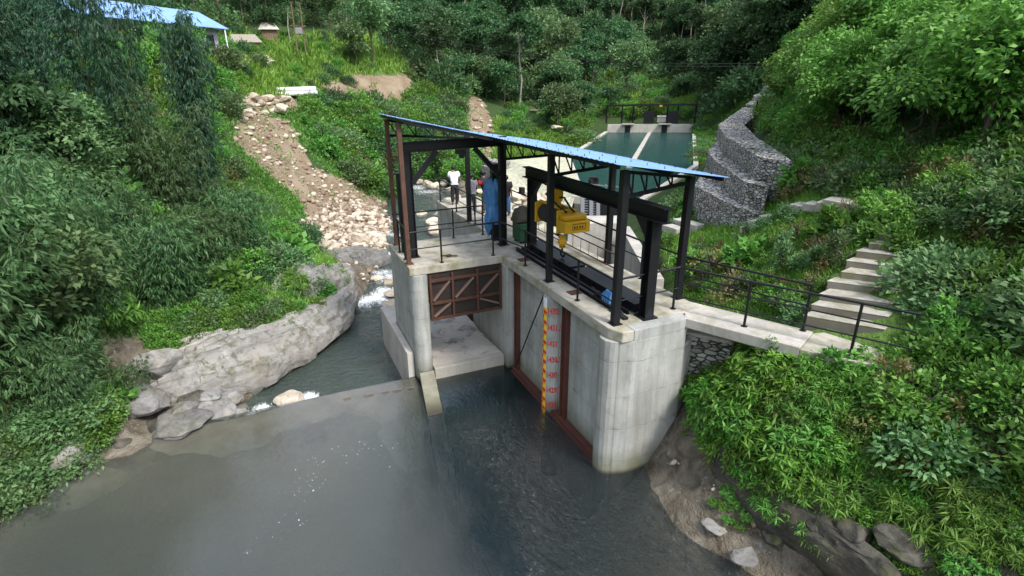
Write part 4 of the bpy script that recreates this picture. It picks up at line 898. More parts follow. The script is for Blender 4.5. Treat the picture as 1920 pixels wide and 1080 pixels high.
for x in (-1.4, -.95): b = MB(); b.box(x-.04, x+.04, 1.1, 1.55, ZD+.001, ZD+.08); b.build('skid', BLACK, Pm)
def heap(name, c, r, mat, label, cat, seed):
    bm = bmesh.new(); bmesh.ops.create_icosphere(bm, subdivisions=4, radius=1)
    P = np.array([v.co for v in bm.verts]); d = 1+fbm(P*1.8+seed, 4, seed)*.28; P = P*d[:, None]*np.array(r); P[:, 2] = np.maximum(P[:, 2], -r[2]*.3)
    for v, p in zip(bm.verts, P): v.co = p
    for f in bm.faces: f.smooth = True
    me = bpy.data.meshes.new(name); bm.to_mesh(me); bm.free(); return tag(obj(name, me, mat, None, c), label, cat)
heap('sacking_cover', (-1.2, 1.32, ZD+.86), (.42, .36, .32), SACK, 'brown sacking heaped on top of the green machine', 'sacking', 4)
hk = thing('chain_hook', 'small rusty hook bar lying on the gate deck', 'hook', (-.6, -1.6, ZD))
b = MB(); b.tube([(-.75, -1.85, ZD+.03), (-.5, -1.35, ZD+.03)], .02, 6); b.tube([(-.62, -1.6, ZD+.02), (-.62, -1.6, ZD+.06)], .09, 10); b.build('bar', RUST, hk)
fl = thing('flood_lamp', 'small black lamp box on the railing in front of the pale pitching', 'lamp', (-4.2, 2.7, ZD+1))
b = MB(); b.box(-4.32, -4.08, 2.62, 2.78, ZD+1.06, ZD+1.28); b.build('housing', DARK, fl); b = MB(); b.box(-4.5, -3.9, 2.66, 2.74, ZD+1.03, ZD+1.058); b.build('bracket', DARK, fl)

# ------------------------------------------------------------------ people
def skin_mesh(name, nodes, edges, sub=2):
    me = bpy.data.meshes.new(name); me.from_pydata([n[0] for n in nodes], edges, []); ob = link(bpy.data.objects.new(name, me))
    md = ob.modifiers.new('skin', 'SKIN'); md.use_smooth_shade = True
    for i, n in enumerate(nodes):
        r = n[1]; me.skin_vertices[0].data[i].radius = (r, r) if not isinstance(r, tuple) else r
        me.skin_vertices[0].data[i].use_root = (i == 0)
    ss = ob.modifiers.new('sub', 'SUBSURF'); ss.levels = sub; ss.render_levels = sub
    dg = bpy.context.evaluated_depsgraph_get(); out = bpy.data.meshes.new_from_object(ob.evaluated_get(dg))
    bpy.data.objects.remove(ob); bpy.data.meshes.remove(me)
    out.polygons.foreach_set('use_smooth', [True]*len(out.polygons)); out.name = name; return out
def person(label, loc, rz, shirt, trousers, pose, H=1.74, sleeve=None, shoes=DARK):
    s = H/1.72; P = dict(pelvis=(0, 0, .93), waist=(0, 0, 1.08), chest=(0, 0, 1.30), neck0=(0, 0, 1.46), neck=(.015, 0, 1.52), jaw=(.035, 0, 1.575), head=(.025, 0, 1.645), crown=(.015, 0, 1.70))
    for sd, y in (('l', 1), ('r', -1)):
        P['sh'+sd] = (0, .175*y, 1.41); P['el'+sd] = (-.02, .235*y, 1.13); P['wr'+sd] = (.05, .25*y, .88); P['hip'+sd] = (0, .09*y, .87); P['kn'+sd] = (.02, .105*y, .49); P['an'+sd] = (-.02, .11*y, .085); P['toe'+sd] = (.14, .125*y, .035)
    P.update(pose)
    Rr = dict(pelvis=(.11, .11), waist=(.09, .09), chest=(.095, .09), neck0=.07, neck=.052, jaw=.062, head=.09, crown=.07, sh=.058, el=.042, wr=.028, hip=.085, kn=.056, an=.04, toe=.034)
    def rad(k): return Rr.get(k, Rr.get(k[:-1]))
    names = list(P); idx = {k: i for i, k in enumerate(names)}
    nodes = [(tuple(np.array(P[k])*s), rad(k) if not isinstance(rad(k), tuple) else rad(k)) for k in names]
    E = [('pelvis', 'waist'), ('waist', 'chest'), ('chest', 'neck0'), ('neck0', 'neck'), ('neck', 'jaw'), ('jaw', 'head'), ('head', 'crown')]
    for sd in 'lr': E += [('chest', 'sh'+sd), ('sh'+sd, 'el'+sd), ('el'+sd, 'wr'+sd), ('pelvis', 'hip'+sd), ('hip'+sd, 'kn'+sd), ('kn'+sd, 'an'+sd), ('an'+sd, 'toe'+sd)]
    E = [(idx[a], idx[b_]) for a, b_ in E]
    # nose, then hands: palm, four fingers, thumb
    nodes.append((tuple(np.array(P['head'])*s+np.array([.095, 0, -.02])*s), .014)); E.append((idx['head'], len(nodes)-1))
    for sd, y in (('l', 1), ('r', -1)):
        w = np.array(P['wr'+sd])*s; a = w-np.array(P['el'+sd])*s; a /= np.linalg.norm(a); side = np.cross(a, [0, y, 0]); side /= np.linalg.norm(side)+1e-9
        nodes.append((tuple(w+a*.07), (.034, .018))); pi = len(nodes)-1; E.append((idx['wr'+sd], pi))
        for k, L in zip((-1.5, -.5, .5, 1.5), (.062, .078, .075, .06)):
            q1 = w+a*.105+side*k*.017; q2 = q1+a*L*.55+np.array([0, -y*.012, 0]); q3 = q2+a*L*.4+np.array([0, -y*.028, 0])
            b0 = len(nodes); nodes.extend([(tuple(q1), .010), (tuple(q2), .0085), (tuple(q3), .007)]); E.extend([(pi, b0), (b0, b0+1), (b0+1, b0+2)])
        q1 = w+a*.045-side*.035; q2 = q1+a*.035-side*.02; b0 = len(nodes); nodes.extend([(tuple(q1), .011), (tuple(q2), .009)]); E.extend([(pi, b0), (b0, b0+1)])
    body = obj('person', skin_mesh('body', nodes, E), SKIN); body.location = tuple(loc); body.rotation_euler = (0, 0, rz)
    tag(body, label, 'person')
    def cloth(name, ks, ed, off, mat, extra=None):
        nn = [(tuple(np.array(P[k])*s) if not isinstance(k, tuple) else tuple((np.array(P[k[0]])*(1-k[2])+np.array(P[k[1]])*k[2])*s), 0) for k in ks]
        rr = []
        for k in ks:
            if isinstance(k, tuple): r0, r1 = rad(k[0]), rad(k[1]); r0 = r0[0] if isinstance(r0, tuple) else r0; r1 = r1[0] if isinstance(r1, tuple) else r1; rr.append(r0*(1-k[2])+r1*k[2]+off)
            else: r = rad(k); rr.append(tuple(q+off for q in r) if isinstance(r, tuple) else r+off)
        o = obj(name, skin_mesh(name, [(n[0], r) for n, r in zip(nn, rr)], ed), mat, body); return o
    cloth('shirt', ['waist', 'pelvis', 'chest', ('chest', 'neck0', .75), 'shl', ('shl', 'ell', .75), 'shr', ('shr', 'elr', .75)], [(0, 1), (0, 2), (2, 3), (2, 4), (4, 5), (2, 6), (6, 7)], .062, shirt)
    if sleeve:
        for sd in 'lr': cloth('sleeve', ['sh'+sd, ('sh'+sd, 'el'+sd, .8)], [(0, 1)], .05, sleeve)
    cloth('trousers', ['pelvis', ('pelvis', 'waist', .35), 'hipl', 'knl', ('knl', 'anl', .9), 'hipr', 'knr', ('knr', 'anr', .9)], [(0, 1), (0, 2), (2, 3), (3, 4), (0, 5), (5, 6), (6, 7)], .042, trousers)
    for sd in 'lr': cloth('shoe', ['an'+sd, 'toe'+sd], [(0, 1)], .012, shoes)
    hd = np.array(P['head'])*s; bm = bmesh.new(); bmesh.ops.create_uvsphere(bm, u_segments=20, v_segments=14, radius=1)
    for v in list(bm.verts):
        if v.co.z < -.55 or (v.co.x > .35 and v.co.z < .35): bm.verts.remove(v)
    for v in bm.verts: v.co = Vector((v.co.x*.108, v.co.y*.1, v.co.z*.118))*s+Vector(hd)+Vector((-.008, 0, .022))
    me = bpy.data.meshes.new('hair'); bm.to_mesh(me); bm.free(); h = obj('hair', me, HAIR, body); md = h.modifiers.new('s', 'SOLIDIFY'); md.thickness = .02; md.offset = 0
    for y in (-.034, .034):
        b = MB(); c = hd+np.array([.088, y, .0])*s; bm = bmesh.new(); bmesh.ops.create_icosphere(bm, subdivisions=2, radius=.011)
        bmesh.ops.translate(bm, verts=bm.verts, vec=c); me = bpy.data.meshes.new('eye'); bm.to_mesh(me); bm.free(); obj('eye', me, WHITEP, body)
        bm = bmesh.new(); bmesh.ops.create_icosphere(bm, subdivisions=2, radius=.02); bmesh.ops.scale(bm, verts=bm.verts, vec=(.8, .5, 1.5)); bmesh.ops.translate(bm, verts=bm.verts, vec=hd+np.array([.0, y*2.7, -.01])*s); me = bpy.data.meshes.new('ear'); bm.to_mesh(me); bm.free(); obj('ear', me, SKIN, body)
    return body
C_WHITE = plain('white_cotton', (.72, .73, .78), .85, .08); C_NAVY = plain('navy_cloth', (.015, .017, .03), .85, .2); C_GREY = plain('grey_trouser_cloth', (.06, .06, .065), .9, .2)
C_RED = plain('red_cloth', (.55, .02, .02), .85, .15); C_DENIM = plain('blue_denim', (.06, .12, .26), .9, .2); C_BLACK = plain('black_cloth', (.013, .013, .017), .85, .2)
k = N('checked_shirt'); c = k.n('TexVoronoi'); k.put(c, 'Vector', k.P()); c.inputs['Scale'].default_value = 28
k.set(k.mix(k.ramp(c.outputs[0], (.25, 0.0), (.5, 1.0)), (.05, .055, .075), (.16, .17, .20)), .9); C_CHECK = k.m
walk = dict(knl=(.12, .1, .5), anl=(.06, .1, .12), toel=(.2, .11, .05), knr=(.0, -.1, .49), anr=(-.1, -.11, .09), toer=(.04, -.12, .03))
person('man in a white shirt leaning on the walkway railing seen from behind', (-8.1, 1.15, ZD), R(165), C_WHITE, C_BLACK, dict(chest=(.10, 0, 1.28), neck0=(.17, 0, 1.43), neck=(.21, 0, 1.48), jaw=(.26, 0, 1.52), head=(.27, 0, 1.59), crown=(.26, 0, 1.65), shl=(.13, .18, 1.38), shr=(.13, -.18, 1.38), ell=(.2, .27, 1.14), elr=(.2, -.27, 1.14), wrl=(.42, .2, 1.1), wrr=(.42, -.2, 1.1), anl=(-.12, .11, .085), knl=(-.03, .1, .49), toel=(.04, .12, .03)))
person('boy in a grey checked shirt standing on the walkway seen from behind', (-5.75, 1.12, ZD), R(170), C_CHECK, C_GREY, dict(ell=(-.01, .25, 1.13), elr=(-.01, -.25, 1.13), wrl=(.2, .15, 1.02), wrr=(.2, -.15, 1.02)), 1.70)
person('man in a dark top with red shoulders beside the blue tarpaulin', (-5.75, 1.75, ZD), R(200), C_NAVY, C_GREY, dict(chest=(.06, 0, 1.29), neck0=(.1, 0, 1.44), neck=(.13, .0, 1.5), jaw=(.17, 0, 1.545), head=(.17, 0, 1.615), crown=(.16, 0, 1.67), shl=(.07, .18, 1.4), shr=(.07, -.18, 1.4), ell=(.12, .27, 1.15), wrl=(.33, .24, 1.05), elr=(.1, -.27, 1.15), wrr=(.3, -.24, 1.03)), 1.78, C_RED)
person('man in a black top and blue jeans half hidden by the portal column', (-5.0, 2.35, ZD), R(150), C_BLACK, C_DENIM, dict(ell=(.0, .27, 1.14), wrl=(.2, .2, 1.05)), 1.62)
# ------------------------------------------------------------------ ground lookup
_n = 430; _u = np.linspace(-1, 1, _n); _s = np.sinh(3.6*_u)/np.sinh(3.6)*320
_gx, _gy = np.meshgrid(_s+2, _s-1, indexing='ij')
TZ = np.array([0.0]*0)
_me = bpy.data.objects['hillside_ground'].data; _co = np.zeros(len(_me.vertices)*3, np.float32); _me.vertices.foreach_get('co', _co); TZ = _co.reshape(-1, 3)[:, 2].reshape(_n, _n)
def gz(x, y):
    x = np.atleast_1d(x).astype(float); y = np.atleast_1d(y).astype(float)
    f = lambda v: np.clip((np.arcsinh(v*np.sinh(3.6)/320)/3.6+1)/2*(_n-1), 0, _n-1.001)
    a, b_ = f(x-2), f(y+1); i, j = a.astype(int), b_.astype(int); a -= i; b_ -= j
    return TZ[i, j]*(1-a)*(1-b_)+TZ[i+1, j]*a*(1-b_)+TZ[i, j+1]*(1-a)*b_+TZ[i+1, j+1]*a*b_
def ground_at(px, py, d0=9, d1=240, steps=160):
    px = np.atleast_1d(np.asarray(px, float)); py = np.atleast_1d(np.asarray(py, float))
    D = CF[None]+CR[None]*((px-908.5)/FPX)[:, None]-CU[None]*((py-550.0)/FPX)[:, None]; D /= np.linalg.norm(D, axis=1)[:, None]
    t = np.full(len(px), np.nan); prev = np.full(len(px), d0, float)
    for s in d0*(d1/d0)**(np.arange(1, steps+1)/steps):
        Q = CAM+D*s; below = (Q[:, 2] < gz(Q[:, 0], Q[:, 1])) & np.isnan(t)
        if below.any():
            lo = np.full(below.sum(), prev[0]); hi = np.full(below.sum(), s); DD = D[below]
            for _ in range(8):
                md = (lo+hi)/2; Q = CAM+DD*md[:, None]; u = Q[:, 2] < gz(Q[:, 0], Q[:, 1]); hi = np.where(u, md, hi); lo = np.where(u, lo, md)
            t[below] = hi
        prev[:] = s
    ok = ~np.isnan(t); P = CAM+D*np.where(ok, t, 1)[:, None]
    return P, ok, t
def scatter(poly, n, rng, d0=9, d1=240, sep=0):
    """n spots on the ground inside a patch of hillside, at least sep metres apart"""
    xs = [p[0] for p in poly]; ys = [p[1] for p in poly]; out = []; tries = 0
    while len(out) < n and tries < 12:
        tries += 1; px = rng.uniform(min(xs), max(xs), n*3); py = rng.uniform(min(ys), max(ys), n*3); k = inpoly(px, py, poly); px, py = px[k], py[k]
        P, ok, t = ground_at(px, py)
        ok &= (t > d0) & (t < d1)
        for q in P[ok]:
            if len(out) >= n: break
            if sep and out and np.min(np.linalg.norm(np.array(out)-q, axis=1)) < sep: continue
            out.append(q)
    return np.array(out).reshape(-1, 3)
# ------------------------------------------------------------------ leaves
def nrm(v): return v/(np.linalg.norm(v, axis=-1, keepdims=True)+1e-9)
def leafquads(P, D, L, Wd, rng, flat=.6, fold=.12):
    n = len(P); D = nrm(D); up = np.array([0, 0, 1.0])+rng.normal(0, flat, (n, 3)); S = nrm(np.cross(D, up)); Nn = np.cross(S, D)
    L = np.broadcast_to(L, n)[:, None]; Wd = np.broadcast_to(Wd, n)[:, None]
    m_ = P+D*L*.42; V = np.stack([P, m_+S*Wd/2+Nn*Wd*fold, P+D*L-Nn*L*.08, m_-S*Wd/2+Nn*Wd*fold], 1).reshape(-1, 3)
    return V, np.arange(4*n).reshape(n, 4)
def sphere_pts(n, rng): return nrm(rng.normal(0, 1, (n, 3)))
def tree_proto(name, seed, H, Rc, nl, nleaf, leaf, mat, bark=BARK, base=.35, squash=.8, droop=.35, trunk=.16, clump=.42, label='x', cat='tree', open_=.0, aspect=.55):
    rng = np.random.default_rng(seed); t = thing(name, label, cat)
    mid = H*(base+(1-base)*.5); hz = H*(1-base)/2
    lobes = []
    for k in range(nl):
        d = sphere_pts(1, rng)[0]; r = rng.uniform(.35, 1)**.6; lobes.append(np.array([d[0]*Rc*r*.72, d[1]*Rc*r*.72, mid+d[2]*hz*r*.72]))
    lobes.append(np.array([0, 0, H*.86])); lobes = np.array(lobes); lr = rng.uniform(.28, .5, len(lobes))*Rc
    nc = max(30, nleaf//26); which = rng.integers(0, len(lobes), nc); dc = sphere_pts(nc, rng); dc[:, 2] = np.where(dc[:, 2] < -.3, -dc[:, 2]*.7, dc[:, 2])
    cc = lobes[which]+dc*lr[which][:, None]*np.array([1, 1, squash])*rng.uniform(.75, 1.1, (nc, 1))
    w = rng.integers(0, nc, nleaf); P = cc[w]+rng.normal(0, 1, (nleaf, 3))*Rc*.105*np.array([1, 1, .7])/clump*.42
    out = nrm(P-lobes[which][w]); D = out*.9+rng.normal(0, .55, (nleaf, 3))+np.array([0, 0, -droop])
    V, F = leafquads(P, D, leaf*rng.uniform(.7, 1.3, nleaf), leaf*aspect*rng.uniform(.8, 1.2, nleaf), rng)
    obj('crown', mesh_np('crown', V, F), mat, t)
    if trunk:
        b = MB(); h0 = H*base; p = [Vector((0, 0, -.5)), Vector((rng.normal(0, .05)*H*.3, rng.normal(0, .05)*H*.3, h0*.6)), Vector((rng.normal(0, .03)*H, rng.normal(0, .03)*H, h0*1.1)), Vector((0, 0, H*.75))]
        b.tube(p, [trunk, trunk*.8, trunk*.65, trunk*.2], 7)
        for q in lobes[:8]: a = p[2].lerp(p[3], rng.uniform(0, .6)); c = Vector(q); b.tube([a, a.lerp(c, .5)+Vector((0, 0, .1*H*.3)), c], [trunk*.4, trunk*.28, trunk*.1], 5)
        b.build('trunk', bark, t)
    return Proto(t)
def bamboo_proto(name, seed, H, spread, nculm, nspray, leaf, label, droop=.9, lean=(0, 0), mat=None):
    rng = np.random.default_rng(seed); t = thing(name, label, 'bamboo'); b = MB(); SP = []; SD = []
    for k in range(nculm):
        a = rng.uniform(0, 2*math.pi); r0 = rng.uniform(0, .45); h = H*rng.uniform(.7, 1.05); ar = spread*rng.uniform(.3, 1.0)
        pts = []
        for i in range(9):
            s = i/8; rad = r0+ar*s**2.2; pts.append(Vector((math.cos(a)*rad+lean[0]*s**2*h, math.sin(a)*rad+lean[1]*s**2*h, h*(s-.16*s**4*ar/spread))))
        b.tube(pts, [.045*(1-.8*i/8) for i in range(9)], 5)
        m_ = nspray//nculm; s = rng.uniform(.1, 1.0, m_)**.85; A = np.array([tuple(p) for p in pts]); f = s*8; i = np.minimum(f.astype(int), 7); base = A[i]+(A[i+1]-A[i])*(f-i)[:, None]
        d = sphere_pts(m_, rng); d[:, 2] *= .5; rr = (.25+.75*np.sin(np.clip(s, 0, 1)*math.pi*.9+.15))*spread*.55*rng.uniform(.2, 1, m_)**.6
        SP.append(base+d*rr[:, None]-np.array([0, 0, .25])*rr[:, None]); SD.append(nrm(d+np.array([0, 0, -droop*.4])))
    b.build('culms', CULM, t)
    SP = np.concatenate(SP); SD = np.concatenate(SD); k = 6; n = len(SP)
    P = np.repeat(SP, k, 0)+rng.normal(0, .035, (n*k, 3)); D = np.repeat(SD, k, 0)+rng.normal(0, .55, (n*k, 3))+np.array([0, 0, -droop])
    V, F = leafquads(P, D, leaf*rng.uniform(.6, 1.25, n*k), leaf*.17*rng.uniform(.8, 1.3, n*k), rng, .5)
    obj('foliage', mesh_np('foliage', V, F), mat or L_BAMBOO, t); return Proto(t)
def shrub_proto(name, seed, Rc, Hh, nleaf, leaf, mat, label, cat='shrub', stems=7, aspect=.5, whorl=False):
    rng = np.random.default_rng(seed); t = thing(name, label, cat); b = MB(); tips = []
    for k in range(stems):
        a = rng.uniform(0, 2*math.pi); r = Rc*rng.uniform(.3, .9); h = Hh*rng.uniform(.5, 1.0)
        p = [Vector((0, 0, -.3)), Vector((math.cos(a)*r*.4, math.sin(a)*r*.4, h*.55)), Vector((math.cos(a)*r, math.sin(a)*r, h))]; b.tube(p, [.03*Rc+.008, .02*Rc+.005, .006], 5); tips.append((p[1], p[2]))
    b.build('stems', BARK, t)
    nc = max(20, nleaf//(14 if whorl else 22)); d = sphere_pts(nc, rng); d[:, 2] = np.abs(d[:, 2]); rad = rng.uniform(.45, 1.05, nc)**.6*(1+.3*vnoise(d*2.3+seed, seed))
    cc = d*rad[:, None]*np.array([Rc, Rc, Hh]); w = rng.integers(0, nc, nleaf)
    if whorl:
        ax = nrm(d+np.array([0, 0, .5])); ang = rng.uniform(0, 2*math.pi, nleaf); e1 = nrm(np.cross(ax, [.3, .2, 1.0])); e2 = np.cross(ax, e1)
        D = (e1[w]*np.cos(ang)[:, None]+e2[w]*np.sin(ang)[:, None])+ax[w]*rng.uniform(-.1, .7, (nleaf, 1))+np.array([0, 0, -.15]); P = cc[w]+ax[w]*rng.uniform(-.12, .05, (nleaf, 1))
    else:
        P = cc[w]+rng.normal(0, 1, (nleaf, 3))*Rc*.12; D = nrm(P*np.array([1/Rc, 1/Rc, 1/Hh]))*.8+rng.normal(0, .6, (nleaf, 3))
    V, F = leafquads(P, D, leaf*rng.uniform(.65, 1.3, nleaf), leaf*aspect*rng.uniform(.8, 1.2, nleaf), rng)
    obj('foliage', mesh_np('foliage', V, F), mat, t); return Proto(t)
rg = np.random.default_rng(5)
def put(protos, P, smin, smax, labels, group, sink=.1, squash=(1, 1)):
    for i, q in enumerate(P):
        k = int(rg.integers(0, len(protos))); o = protos[k].get(); s = rg.uniform(smin, smax)
        place(o, (q[0], q[1], q[2]-sink*s), rg.uniform(0, 6.28), (s*rg.uniform(.9, 1.1), s*rg.uniform(.9, 1.1), s*rg.uniform(*squash) if squash != (1, 1) else s), labels if isinstance(labels, str) else labels[k], (rg.normal(0, .05), rg.normal(0, .05)))
        o['group'] = group
# ---- forest on the far slope
FOR = [tree_proto('forest_tree', 100+i, H, Rc, nl, 2600, lf, mt, bk, bs, .8, .3, .16, label='x') for i, (H, Rc, nl, lf, mt, bk, bs) in enumerate([
    (9.5, 3.6, 11, .50, L_FOREST, BARK, .3), (12, 3.4, 12, .50, L_FOREST, PBARK, .42), (8, 4.0, 10, .52, L_FOREST, BARK, .25), (11, 4.2, 14, .55, L_FOREST2, BARK, .3), (13, 3.0, 10, .45, L_FOREST, PBARK, .5), (7, 3.2, 9, .42, L_FOREST2, BARK, .2)])]
fl = ['tall dark green forest tree massed on the slope across the valley', 'tall forest tree with a pale straight trunk on the slope across the valley', 'broad dark green forest tree massed on the slope across the valley', 'pale green broad forest tree on the slope across the valley', 'slim forest tree with a long bare pale trunk on the slope across the valley', 'low pale green forest tree on the slope across the valley']
FORP = [(-60, -60), (2000, -60), (2000, -10), (1640, 0), (1470, 120), (1420, 160), (1390, 205), (1340, 212), (1335, 150), (1130, 146), (1125, 200), (1080, 215), (1000, 200), (960, 205), (900, 172), (800, 172), (775, 120), (720, 60), (640, 34), (430, 40), (400, 10), (-60, 0)]
put(FOR, scatter(FORP, 270, np.random.default_rng(3), 84, 238, 3.0), .85, 1.35, fl, 'forest trees on the far slope', .3)
# understorey that closes the forest floor
UND = [shrub_proto('forest_shrub', 130+i, 2.4, 2.2, 900, .42, m_, 'dark forest undergrowth shrub between the trunks across the valley') for i, m_ in enumerate((L_FOREST, L_FOREST2))]
put(UND, scatter(FORP, 230, np.random.default_rng(4), 80, 230, 2.2), 1.1, 1.9, 'bushy undergrowth shrub between the forest trees across the valley', 'undergrowth of the far forest', .2)
# ---- single trees that can be told apart
def one(proto_i, px, py, d, H0, label, group=None, sc=None, P=FOR):
    q = Dp(px, py, d); z = gz(q[0], q[1])[0]; o = P[proto_i].get(); s = H0
    place(o, (q[0], q[1], z-.2), rg.uniform(0, 6.28), s, label); 
    if 'group' in o.keys() and not group: del o['group']
    if group: o['group'] = group
for a in [(3, 700, 120, 88, .95, 'pale feathery tree at the edge of the grassy bench beside the cut bank'), (5, 665, 110, 86, .9, 'low pale tree left of the feathery one on the grassy bench'), (0, 735, 95, 96, .9, 'dark tree rising behind the cut earth bank'),
          (2, 880, 192, 98, .72, 'round tree at the head of the pale spoil cone'), (3, 912, 190, 96, .62, 'pale leaved tree just above the pale spoil cone'), (0, 945, 200, 94, .8, 'dark drooping tree right of the pale spoil cone'),
          (2, 1045, 232, 90, .72, 'spreading tree behind the small stone pile on the meadow'), (3, 1050, 245, 86, .75, 'grey green tree leaning over the left wall of the basin'), (5, 1078, 235, 101, 1.0, 'bushy willow like tree against the left basin wall'), (0, 1095, 205, 100, .85, 'tall tree behind the willow like tree by the basin'),
          (3, 1175, 190, 122, 1.1, 'big pale crowned tree beyond the far left end of the basin'), (0, 1145, 212, 112, .62, 'dark tree touching the left end of the far gate frame'), (2, 1280, 188, 118, .62, 'dark round tree beyond the raised gates'), (5, 1320, 200, 108, .55, 'small round tree right of the far gate frame'),
          (4, 1345, 205, 104, .7, 'thin trunked tree right of the far gate frame'), (0, 500, 78, 84, .5, 'small dark tree beside the two huts'), (4, 545, 80, 88, .62, 'slim tree behind the wooden pole frame'), (3, 620, 60, 104, .8, 'pale tree at the top of the grassy bench'), (2, 600, 55, 112, .9, 'dark broad tree above the grassy bench')]: one(*a)
# trees behind and around the houses
for px, d in ((-20, 70), (60, 72), (130, 74), (190, 74), (250, 78), (310, 76), (370, 80), (420, 84), (460, 92), (505, 98), (560, 108)):
    one(int(rg.integers(0, 4)), px, 60, d+rg.uniform(0, 8), rg.uniform(.8, 1.1), 'dark tree in the row rising behind the blue roofed house', 'trees behind the blue roofed house')
# ---- bamboo on the left bank
BA = [bamboo_proto('bamboo_clump', 201, 11.5, 1.7, 16, 2300, .30, 'x', .9, (0, 0), L_BAMBOOD), bamboo_proto('bamboo_clump', 202, 11, 2.2, 15, 2200, .30, 'x', .8, (0, 0), L_BAMBOOD), bamboo_proto('bamboo_clump', 203, 6.5, 2.4, 14, 2400, .26, 'x', .7), bamboo_proto('bamboo_clump', 204, 4.2, 2.3, 12, 1900, .24, 'x', .7)]
def bam(i, px, py, d, s, label, tilt=(0, 0), sxy=1.0, rzv=None):
    q = Dp(px, py, d); z = gz(q[0], q[1])[0]; place(BA[i].get(), (q[0], q[1], z-.2), rg.uniform(0, 6.28) if rzv is None else rzv, (s*sxy, s*sxy, s), label, tilt)
bam(0, 392, 380, 33, 1.04, 'tall dark column of bamboo standing alone left of the stony gully', (0, 0), .8)
bam(1, 290, 420, 30, .92, 'broad tall bamboo clump in front of the blue roofed house', (0, 0), .68); bam(1, 228, 400, 32, .85, 'tall pale bamboo clump at the far left below the blue roof', (0, 0), .8)
bam(2, 330, 430, 29, .9, 'middling bamboo between the two tall clumps'); bam(2, 405, 430, 29, .5, 'arching bamboo at the foot of the tall dark column'); bam(2, 235, 480, 26, .65, 'arching bamboo below the tall pale clump')
bam(2, 175, 570, 22, .8, 'bamboo arching out over the pale slab rock'); bam(3, 300, 540, 24.5, 1.0, 'low drooping bamboo spilling over the grassy bluff'); bam(3, 380, 515, 26, .85, 'low bamboo above the grassy bluff'); bam(3, 440, 470, 28, .85, 'low bamboo beside the rubble slope')
bam(3, 120, 690, 18.6, .62, 'nearest bamboo hanging over the grey boulder at the weir end')
for px, py, d, i, s in ((20, 560, 21, 2, 1.0), (-60, 500, 22, 1, .9), (60, 420, 28, 0, .8), (-80, 620, 18.5, 2, 1.1), (120, 330, 36, 0, .7), (60, 330, 38, 1, .8), (-30, 340, 36, 0, .85)): bam(i, px, py, d, s, 'bamboo in the dense thicket along the left bank')
for o in [o for o in bpy.data.objects if o.get('label') == 'bamboo in the dense thicket along the left bank']: o['group'] = 'bamboo thicket on the left bank'
# ---- shrubs
TH = [tree_proto('bank_tree', 360+i, 4.2, 2.0, 10, 4200, lf, m_, BARK, .1, .85, .4, .08, label='x', clump=.5) for i, (lf, m_) in enumerate(((.26, L_SHRUB), (.3, L_FOREST), (.22, L_FOREST2)))]
put(TH, scatter([(-80, 330), (190, 330), (215, 420), (150, 560), (120, 680), (-80, 680)], 26, np.random.default_rng(72), 15, 45, 1.2), .6, 1.0, ['bright green small tree in the thicket along the left bank', 'dark green small tree in the thicket along the left bank', 'grey green small tree in the thicket along the left bank'], 'small trees in the left bank thicket', .2)
SX = [shrub_proto('broad_leaved_plant', 311, .9, 1.0, 420, .42, L_SHRUB, 'x', 'plant', 9, .55), shrub_proto('fern_clump', 312, .9, .8, 1500, .34, L_YELL, 'x', 'fern', 8, .13, True), shrub_proto('dry_twiggy_bush', 313, 1.0, 1.3, 420, .16, L_DRY, 'x', 'shrub', 22, .4), shrub_proto('pale_tall_herb', 314, .6, 1.4, 700, .22, L_FOREST2, 'x', 'plant', 12, .3)]
SH = [shrub_proto('bush', 301, 1.5, 1.5, 2200, .22, L_SHRUB, 'x'), shrub_proto('broadleaf_shrub', 302, 1.7, 1.3, 2200, .24, L_FOREST, 'x'), shrub_proto('bush', 303, 1.3, 1.7, 2000, .2, L_YELL, 'x'), shrub_proto('grey_leaved_shrub', 304, 1.6, 1.6, 2200, .26, L_FOREST2, 'x')]
BL = [(560, 200), (600, 190), (740, 205), (735, 300), (728, 362), (705, 365), (660, 330), (615, 295), (585, 240)]
put(SH, scatter(BL, 70, np.random.default_rng(8), 40, 78, 1.3), .8, 1.45, ['bright green bush on the slope between the gully and the shelter', 'dark green bush on the slope between the gully and the shelter', 'yellow green bush on the slope between the gully and the shelter', 'grey green bush on the slope between the gully and the shelter'], 'bushes on the slope left of the shelter', .25)
put(SH, scatter([(690, 250), (860, 250), (900, 330), (720, 345), (700, 320)], 34, np.random.default_rng(18), 50, 85, 1.5), .9, 1.5, ['bright green bush beyond the portal frame', 'dark green bush beyond the portal frame', 'yellow green bush beyond the portal frame', 'grey green bush beyond the portal frame'], 'bushes on the river bank beyond the portal frame', .25)
put(SH, scatter([(770, 180), (865, 180), (850, 250), (770, 245)], 22, np.random.default_rng(9), 60, 105, 1.8), 1.0, 1.7, ['bright green bush left of the pale spoil cone', 'dark green bush left of the pale spoil cone', 'yellow green bush left of the pale spoil cone', 'grey green bush left of the pale spoil cone'], 'bushes left of the spoil cone', .25)
put(SH, scatter([(930, 190), (1100, 215), (1120, 262), (1060, 285), (940, 262)], 34, np.random.default_rng(10), 60, 112, 1.8), .7, 1.4, ['bright green bush on the meadow beyond the roof', 'dark green bush on the meadow beyond the roof', 'yellow green bush on the meadow beyond the roof', 'grey green bush on the meadow beyond the roof'], 'bushes on the meadow beyond the roof', .25)
put(SH, scatter([(1120, 150), (1345, 150), (1345, 215), (1310, 235), (1120, 205)], 30, np.random.default_rng(12), 95, 150, 2.2), 1.0, 1.9, ['bright green bush beyond the far gate frame', 'dark green bush beyond the far gate frame', 'yellow green bush beyond the far gate frame', 'grey green bush beyond the far gate frame'], 'bushes beyond the far gate frame', .25)
